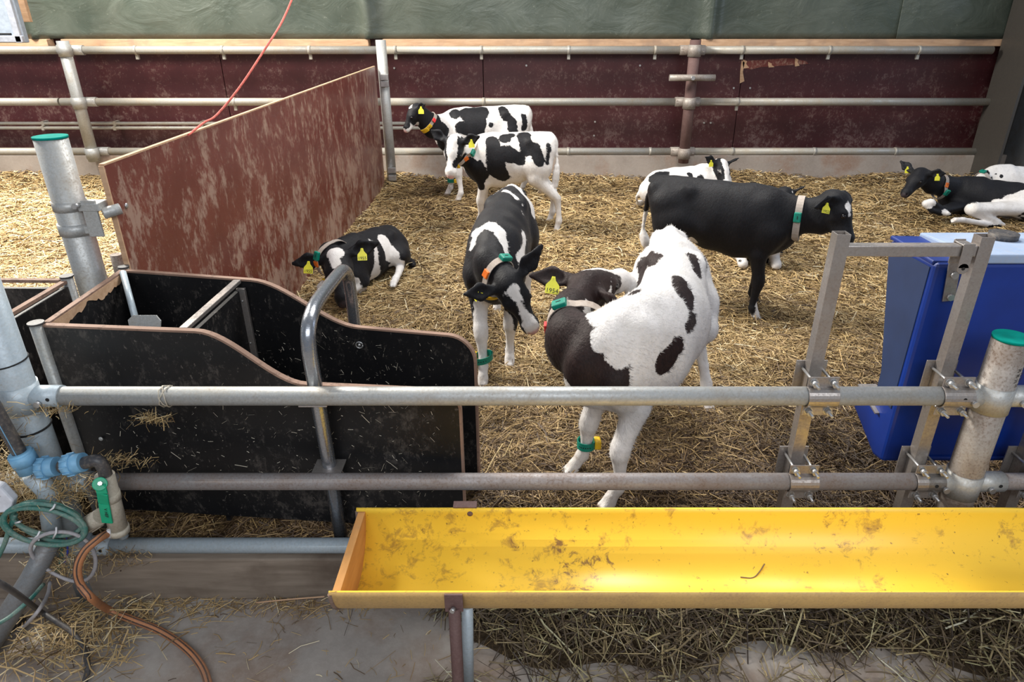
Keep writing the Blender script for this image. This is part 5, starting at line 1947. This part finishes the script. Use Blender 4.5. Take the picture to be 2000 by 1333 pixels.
# ---- J: lying against the partition
def mk_J():
    c = Calf((-1.13, 4.72, gz(-1.1, 4.7)), -117, .92, 'lie', res=.009, bend=-.3)
    pl, ns = P(652, 493, 4.32), P(666, 588, 4.06)
    c.build_body(neck=[(c.T((.38, 0, .34)), (.066, .09))], poll=pl, nose=ns, up=(-.05, -.75, .6),
                 ears={'l': (-.12, 1, .0, 1.05, (0, -1, .2)), 'r': (-.12, 1, .0, 1.05, (0, -1, .2))},
                 hooves={'hl': [P(752, 500, 4.78), P(775, 510, 4.86), P(782, 520, 4.80), P(778, 535, 4.62), P(772, 546, 4.52), P(770, 551, 4.48), P(768, 555, 4.45)]})
    c.finish(False, [
        ('w', [('H', .035, 0, .02), ('H', .08, 0, .01)], [.036, .028]),
        ('w', [(645, 492), (662, 490)], .035), ('w', [(625, 498)], .02),
        ('w', [(748, 470), (765, 500)], [.045, .06]), ('w', [(775, 520), (772, 550)], .06), ('w', [(735, 495), (730, 540)], [.022, .05]), ('w', [(722, 470), (735, 490)], .018),
        ('w', [(.30, .10, .10), (.36, .02, .12)], .09), ('w', [(.36, .13, .06), (.22, .11, .03)], .06), ('w', [(.38, -.13, .06)], .06), ('b', [(.36, -.02, .20)], .05),
        ('w', [P(676, 572, 4.12)], .018),
    ], M['coat'], 'calf lying against the maroon partition facing us, white star and numbered yellow tags')
    c.collar(.60, .034, [(75, 'block', 'c_green'), (102, 'clip', 'c_orange'), (180, 'weight', 'c_yellow')], drop=.01)
    c.ear_tag('l', '1955', facing=(.1, -1, .45), size=1.2)
    c.ear_tag('r', '1955', facing=(-.1, -1, .45), size=1.2)
    return c


M['hair'] = (lambda t: (t.color(t.ramp((lambda a: (setattr(a, 'attribute_name', 'tone'), a.outputs['Fac'])[1])(t.n('Attribute')), [(0, (.008, .007, .008)), (.45, (.03, .017, .016)), (.55, (.50, .47, .45)), (1, (.78, .76, .74))])), t.m)[1])(NT('calf_hair', .65, 0, .25))
HAIR = {'mk_D': (42000, .018, .0016), 'mk_C': (20000, .014, .0016), 'mk_E': (16000, .014, .002), 'mk_J': (12000, .013, .002), 'mk_A': (7000, .016, .003), 'mk_B': (8000, .016, .003)}


def add_hair(c, n, length, width):
    """short coat hair, lying back along the body, one tapering blade per strand"""
    r = np.random.default_rng(17)
    V, Q = c.V, c.Q
    A, B, C_ = V[Q[:, 0]], V[Q[:, 1]], V[Q[:, 2]]
    N = np.cross(B - A, V[Q[:, 3]] - A)
    ar = np.linalg.norm(N, axis=1)
    N = N / (ar[:, None] + 1e-12)
    cen = V[Q].mean(1)
    vw = np.array([0, 0, CAM_H]) - cen
    vw /= np.linalg.norm(vw, axis=1)[:, None]
    if np.mean(np.sum(N * (cen - V.mean(0)), 1)) < 0: N = -N
    w = ar * (np.sum(N * vw, 1) > -.25) * (cen[:, 2] > c.pos.z + .22 * c.s if c.pose == 'stand' else 1)
    for key in ('l', 'r'):
        w = w * (np.linalg.norm(cen - v3(c.ear[key][0] + c.ear[key][1] * .02), axis=1) > .085 * c.hscale)
    f = r.choice(len(Q), n, p=w / w.sum())
    a, b = r.uniform(0, 1, (2, n))
    P0 = (V[Q[f, 0]] * ((1 - a) * (1 - b))[:, None] + V[Q[f, 1]] * (a * (1 - b))[:, None] + V[Q[f, 2]] * (a * b)[:, None] + V[Q[f, 3]] * ((1 - a) * b)[:, None])
    nn = N[f]
    tail = c.loc((-.44, 0, .5)); head = c.loc((.3, 0, .5))
    if c.spine:
        flow = np.zeros((n, 3))
        pts = np.array([[q[1], q[2]] for q in c.spine])
        i = np.argmin(np.linalg.norm(P0[:, None, :2] - pts[None], axis=2), 1)
        tg = np.gradient(pts, axis=0)
        flow[:, :2] = -tg[i] / np.linalg.norm(tg[i], axis=1)[:, None]
    else:
        d = v3(tail) - v3(head)
        flow = np.tile(d / np.linalg.norm(d), (n, 1))
    nearhead = np.linalg.norm(P0 - v3(c.H(.1, 0, -.05)), axis=1) < .22 * c.hscale
    flow[nearhead] = -v3(c.hf)
    flow[:, 2] -= .55
    flow = flow - nn * np.sum(flow * nn, 1)[:, None]
    flow /= np.linalg.norm(flow, axis=1)[:, None] + 1e-9
    flow += r.normal(0, .16, (n, 3))
    L = length * r.uniform(.6, 1.25, n) * np.where(nearhead, .45, 1)
    tip = P0 + flow * L[:, None] + nn * (L * r.uniform(.10, .30, n))[:, None]
    sd = np.cross(flow, nn)
    sd /= np.linalg.norm(sd, axis=1)[:, None] + 1e-9
    X = np.stack([P0 - sd * width / 2, P0 + sd * width / 2, tip], 1) - nn[:, None, :] * .001
    kd = c.dvals[Q[f]].mean(1)
    tone = np.where(kd > 0, .8, .2) + r.uniform(-.18, .18, n)
    tone = np.where(np.abs(kd) < .0015, r.uniform(.2, .8, n), tone)
    tone = np.where((kd > 0) & (tone < .6), .62, tone)
    tone = np.where((kd < 0) & (tone > .4), .38, tone)
    org = parent_world(c.root)
    me = bpy.data.meshes.new('hair')
    me.vertices.add(n * 3)
    me.vertices.foreach_set('co', (X.reshape(-1, 3) - v3(org)).astype(np.float32).ravel())
    me.loops.add(n * 3)
    me.loops.foreach_set('vertex_index', np.arange(n * 3, dtype=np.int32))
    me.polygons.add(n)
    me.polygons.foreach_set('loop_start', np.arange(0, n * 3, 3, dtype=np.int32))
    me.update(calc_edges=True)
    # blades take the shading of the skin they grow from
    me.polygons.foreach_set('use_smooth', np.ones(n, dtype=bool))
    me.normals_split_custom_set_from_vertices(np.repeat(nn, 3, axis=0).tolist())
    at = me.attributes.new('tone', 'FLOAT', 'POINT')
    at.data.foreach_set('value', np.repeat(tone, 3).astype(np.float32))
    me.materials.append(M['hair'])
    o = bpy.data.objects.new('hair', me)
    COL.objects.link(o)
    o.parent = c.root
    o['kind'] = 'stuff'


import time as _t
for fn in (mk_A, mk_B, mk_C, mk_D, mk_E, mk_F, mk_G, mk_H, mk_I, mk_J):
    _a = _t.time()
    cc = fn()
    add_hair(cc, *HAIR.get(fn.__name__, (5000, .014, .0022)))
    print(fn.__name__, len(cc.V), round(_t.time() - _a, 2))
# ================================================================ straw
def straw_object(name, x, y, z, L, W, yaw, tilt, tone, mat, label, kind='stuff', parent=None, cat=None, bend=.18, rng=RNG):
    n = len(x)
    roll = rng.uniform(-1.1, 1.1, n)
    c, s = np.cos(yaw), np.sin(yaw)
    ct, st_ = np.cos(tilt), np.sin(tilt)
    d = np.stack([c * ct, s * ct, st_], -1)
    side = np.stack([-s, c, np.zeros(n)], -1)
    upv = np.cross(d, side)
    w = side * np.cos(roll)[:, None] + upv * np.sin(roll)[:, None]
    lat = np.cross(d, w)
    b1 = rng.normal(0, bend, n) * L * .5
    b2 = rng.normal(0, bend, n) * L * .5
    p = np.stack([x, y, z], -1)
    pts = []
    for t, k1 in ((-.5, 0), (-.1, 1), (.5, 0)):
        q = p + d * (L * t)[:, None] + side * (b1 * k1)[:, None] + np.array([0, 0, 1.0]) * (np.abs(b2) * k1 * .6)[:, None]
        pts.append(q)
    V = np.zeros((n, 9, 3))
    for i in range(3):
        V[:, i * 3 + 0] = pts[i] - w * (W / 2)[:, None]
        V[:, i * 3 + 1] = pts[i] + lat * (W * .35)[:, None]
        V[:, i * 3 + 2] = pts[i] + w * (W / 2)[:, None]
    base = np.array([[0, 1, 4, 3], [1, 2, 5, 4], [3, 4, 7, 6], [4, 5, 8, 7]])
    F = (base[None] + (np.arange(n) * 9)[:, None, None]).reshape(-1, 4)
    V = V.reshape(-1, 3)
    org = np.array([V[:, 0].mean(), V[:, 1].mean(), V[:, 2].min()])
    me = bpy.data.meshes.new(name)
    me.vertices.add(len(V))
    me.vertices.foreach_set('co', (V - org).astype(np.float32).ravel())
    me.loops.add(len(F) * 4)
    me.loops.foreach_set('vertex_index', F.astype(np.int32).ravel())
    me.polygons.add(len(F))
    me.polygons.foreach_set('loop_start', np.arange(0, len(F) * 4, 4, dtype=np.int32))
    me.update(calc_edges=True)
    at = me.attributes.new('tone', 'FLOAT', 'POINT')
    at.data.foreach_set('value', np.repeat(np.clip(tone, 0, 1), 9).astype(np.float32))
    me.materials.append(mat)
    o = bpy.data.objects.new(name, me)
    COL.objects.link(o)
    o.location = org
    tag(o, label, cat, None, kind)
    return o


def vnoise(x, y, f, seed):
    r = np.random.default_rng(seed)
    out = 0
    for k in range(5):
        a = r.uniform(0, 2 * math.pi)
        ff = f * r.uniform(.6, 1.8)
        out = out + np.sin(ff * (x * math.cos(a) + y * math.sin(a)) + r.uniform(0, 6))
    return out / 5


def bed():
    N = 250000
    y = 1.9 * (8.25 / 1.9) ** RNG.uniform(0, 1, N)          # denser towards the camera
    half = .84 * y + .35
    x = np.minimum(RNG.uniform(-1, 1, N) * half, 5.85)
    keep = RNG.uniform(0, 1, N) < np.where(y < 2.3, .55, 1)
    # nothing inside the feeding stall walls or the feeder
    x, y = x[keep], y[keep]
    n = len(x)
    L = RNG.lognormal(-2.42, .45, n)
    L = np.clip(L, .02, .24) * np.where(y > 5, 1.15, 1)
    W = RNG.uniform(.0026, .0066, n) * np.clip(y / 3.6, .85, 1.6)
    tuft = np.clip(vnoise(x, y, 5.5, 3) * .5 + vnoise(x, y, 13, 4) * .4, 0, 1)
    z = gz_np(x, y) + RNG.uniform(-.004, .016, n) + tuft * .06
    yaw = RNG.uniform(0, 2 * math.pi, n) + 0
    tilt = RNG.normal(0, .22, n)
    tone_light = .55 + .35 * vnoise(x, y, 1.6, 5) + .25 * vnoise(x, y, 4.0, 6)
    tone_light = tone_light + .30 * np.clip((-x - .9) / 1.5, 0, 1) - .72 * np.exp(-((y - 1.9) / 1.05) ** 2) - .10 * np.clip((x - .8) / 2, 0, 1) + .18 * np.clip((-x - .5) / 2, 0, 1)  # painted light: left brighter, right dimmer; front dimmed and browner with soil
    # soft shadow under the calves at the back, painted into the tone
    tone_light = tone_light - .35 * np.exp(-(((x + .95) / .5) ** 2 + ((y - 6.6) / .35) ** 2))
    soil_dim = np.exp(-((y - 1.9) / 1.0) ** 2) * np.clip((x + 1.2) / .6, .4, 1)  # soiled brown front straw, darkened further to stand for weaker light
    tone = np.clip(.45 + .34 * tone_light - .12 + RNG.normal(0, .22, n) - .16 * soil_dim, 0, 1)
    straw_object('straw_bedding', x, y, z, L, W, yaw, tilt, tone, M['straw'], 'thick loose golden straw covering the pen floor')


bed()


def scatter(name, label, n, fx, mat, Lm=.08, Ls=.4, Wr=(.002, .0042), zt=.03, tiltsd=.2, t0=.5, tsd=.2, seed=1, Lmax=.26):
    r = np.random.default_rng(seed)
    x, y, zb = fx(r, n)
    n = len(x)
    L = np.clip(r.lognormal(math.log(Lm), Ls, n), .012, Lmax)
    W = r.uniform(Wr[0], Wr[1], n)
    z = zb + r.uniform(.002, zt, n)
    yaw = r.uniform(0, 2 * math.pi, n)
    tilt = r.normal(0, tiltsd, n)
    z = np.maximum(z, zb + np.abs(np.sin(tilt)) * L * .5 + .001)
    tone = np.clip(t0 + r.normal(0, tsd, n), 0, 1)
    return straw_object(name, x, y, z, L, W, yaw, tilt, tone, mat, label, rng=r)


def mound(name, x0, x1, ytop, wf, hf, mat):
    vs, fs = [], []
    nx, ny = 90, 8
    for i in range(nx + 1):
        x = x0 + (x1 - x0) * i / nx
        for j in range(ny + 1):
            t = j / ny
            w = wf(x)
            vs.append((x, ytop - w * t, max(.0005, hf(x) * (1 - t) ** 1.3 * (1 + .25 * math.sin(23 * x + 5 * t)) - .004 * t)))
    for i in range(nx):
        for j in range(ny):
            a = i * (ny + 1) + j
            fs.append((a, a + 1, a + ny + 2, a + ny + 1))
    return MB().add(vs, fs, True).build(name, mat, kind='stuff', label='dark packed chaff beneath the hay along the kerb')


mound('packed_chaff', -.18, 3.0, 1.797, lambda x: .24 + .05 * math.sin(5 * x) + .03 * math.sin(13 * x + 1), lambda x: .06 * min(1, (x + .18) * 3), M['strawbase'])


# hay raked up under the trough, along the kerb
def f_pile(r, n):
    x = r.uniform(-.28, 2.6, n)
    t = r.beta(1.1, 3.0, n)
    wdt = .34 + .10 * np.sin(5 * x) + .06 * np.sin(13 * x + 1) - .18 * np.exp(-((x + .28) / .22) ** 2)
    y = 1.79 - t * (wdt + .03)
    zb = np.clip(.13 * (1 - t * 1.7), 0, 1) * r.uniform(0, 1, n) * np.clip((x + .3) * 3, .15, 1)
    return x, y, zb


scatter('hay_pile', 'dark greenish hay heaped on the floor along the kerb under the yellow trough', 6500, f_pile, M['hay'], .12, .5, (.0024, .0058), .05, .38, .32, .28, 21)
def f_fringe(r, n):
    x = r.uniform(-.3, 2.4, n)
    return x, 1.5 - np.abs(r.normal(0, .13, n)), np.zeros(n)
scatter('fallen_hay', 'sparser hay fringe in front of the heap under the yellow trough', 420, f_fringe, M['hay'], .09, .5, (.002, .0045), .01, .08, .55, .22, 27)


def f_floor(r, n):
    x = r.uniform(-1.7, 2.2, n)
    y = r.uniform(1.0, 1.79, n)
    return x, y, np.zeros(n)


scatter('loose_straw', 'sparse straw bits scattered over the concrete aisle floor', 900, f_floor, M['straw'], .035, .6, (.0012, .003), .004, .05, .6, .2, 22, .14)


def f_left(r, n):
    x = -1.48 + r.normal(0, .13, n)
    y = 1.64 + r.normal(0, .09, n)
    k = (y < 1.78) & (x > -1.75)
    return x[k], y[k], r.uniform(0, .03, k.sum())


scatter('straw_heap', 'small heap of yellow straw on the floor at the foot of the left post', 520, f_left, M['straw'], .075, .5, (.002, .0045), .03, .2, .55, .22, 23)


def f_kerbl(r, n):
    x = r.uniform(-1.4, -.5, n)
    y = 1.80 - np.abs(r.normal(0, .045, n))
    return x, y, np.zeros(n)


scatter('straw_line', 'thin line of straw along the foot of the kerb at the left', 420, f_kerbl, M['straw'], .04, .5, (.0015, .003), .012, .15, .5, .2, 24)


def tuft(name, label, c, rad, n, Lm, seed, t0=.62, mat='straw'):
    r = np.random.default_rng(seed)
    p = np.array([c.x, c.y, c.z]) + r.normal(0, 1, (n, 3)) * np.array(rad)
    L = np.clip(r.lognormal(math.log(Lm), .4, n), .01, .14)
    W = r.uniform(.0010, .0026, n)
    return straw_object(name, p[:, 0], p[:, 1], p[:, 2], L, W, r.uniform(0, 6.28, n), r.normal(0, .6, n), np.clip(t0 + r.normal(0, .2, n), 0, 1), M[mat], label, rng=r)


tuft('straw_tuft', 'straw caught around the blue couplings above the green hose coil', P(95, 955, 1.77), (.085, .03, .038), 800, .036, 31)
tuft('straw_tuft', 'ball of straw caught at the left edge above the hose coil', P(12, 930, 1.77), (.05, .03, .05), 420, .04, 32)
tuft('straw_tuft', 'straw bits stuck between left post and top rail end', P(95, 795, 1.82), (.05, .02, .012), 160, .03, 33)
tuft('straw_tuft', 'straw caught inside the grey cable loop', P(128, 1100, 1.73), (.06, .02, .045), 380, .035, 34)
tuft('straw_tuft', 'dusty chaff on the low rail beside the beige valve', P(235, 1085, 1.81), (.05, .02, .02), 260, .022, 35, .45)
tuft('straw_tuft', 'straw wisp hanging below the top rail on the black stall panel', P(300, 820, 1.88), (.035, .01, .010), 90, .035, 36, .6)
tuft('straw_tuft', 'straw bits behind the pipe elbow', P(235, 900, 1.86), (.055, .012, .012), 120, .035, 37, .6)
tuft('straw_tuft', 'straw on the left post below the top rail', P(25, 850, 1.77), (.03, .015, .06), 150, .025, 38, .6)
# wisp of twine tied round the top rail
pw = [Vector((P(325, 770, YF).x + .012 * math.sin(k * .9), YF + .034 * math.cos(k * .7), z_top + .034 * math.sin(k * .7))) for k in range(26)]
MB().tube(pw, .0018, 5).build('twine', M['beige'], label='pale twine wound round the top rail at the left', cat='string')
def chaff(name, label, A, B, z0, z1, n, seed):
    r = np.random.default_rng(seed)
    t = r.uniform(0, 1, n)
    z = z0 + (z1 - z0) * r.beta(1.2, 1.6, n)
    nrm = Vector((B.y - A.y, -(B.x - A.x), 0)).normalized()
    if nrm.y > 0: nrm = -nrm
    x = A.x + (B.x - A.x) * t + nrm.x * .0115
    y = A.y + (B.y - A.y) * t + nrm.y * .0115
    L = np.clip(r.lognormal(math.log(.011), .6, n), .003, .05)
    yaw = np.full(n, math.atan2(B.y - A.y, B.x - A.x))
    return straw_object(name, x, y, z, L, r.uniform(.001, .0022, n), yaw, r.uniform(-1.4, 1.4, n), np.clip(r.normal(.72, .15, n), 0, 1), M['beige'], label, rng=r, bend=.05)


chaff('chaff', 'fine chaff stuck on the front side panel of the black stall', FA.lerp(FB, .08), FA.lerp(FB, .95), .30, .80, 300, 41)
chaff('chaff', 'fine chaff stuck on the rear side panel of the black stall', RA.lerp(RB, .05), RA.lerp(RB, .95), .45, .80, 260, 42)


# long reed lying on the floor
MB().tube(smooth_path([G(500, 1178, .02), G(560, 1172, .03), G(634, 1166, .05)], 6), .0028, 6).build('reed', M['batten'], label='long thin reed lying on the floor left of the trough', cat='reed')
# twig in the trough
q0, q1, q2 = (PXP, None, None)
def trough_pt(px, py):
    """point on the inner surface of the trough under a pixel"""
    d = ray(px, py); o = Vector((0, 0, CAM_H))
    for k in range(400):
        t = 1.2 + k * .004
        p = o + d * t
        u = (p.y - yc) / (rt - .006); v = (p.z - zt) / (rt * .92 - .006)
        if u * u + v * v >= 1 and p.z < zt and p.y < YT0 + .01 and k > 5:
            if p.z < zt - .005: return p + Vector((0, -.0, .004))
    return o + d * 1.9
MB().tube(smooth_path([trough_pt(1446, 1130), trough_pt(1470, 1131), trough_pt(1484, 1118), trough_pt(1493, 1104)], 6), .0018, 6).build('twig', M['endbark'], label='small curved twig lying in the yellow trough', cat='twig')
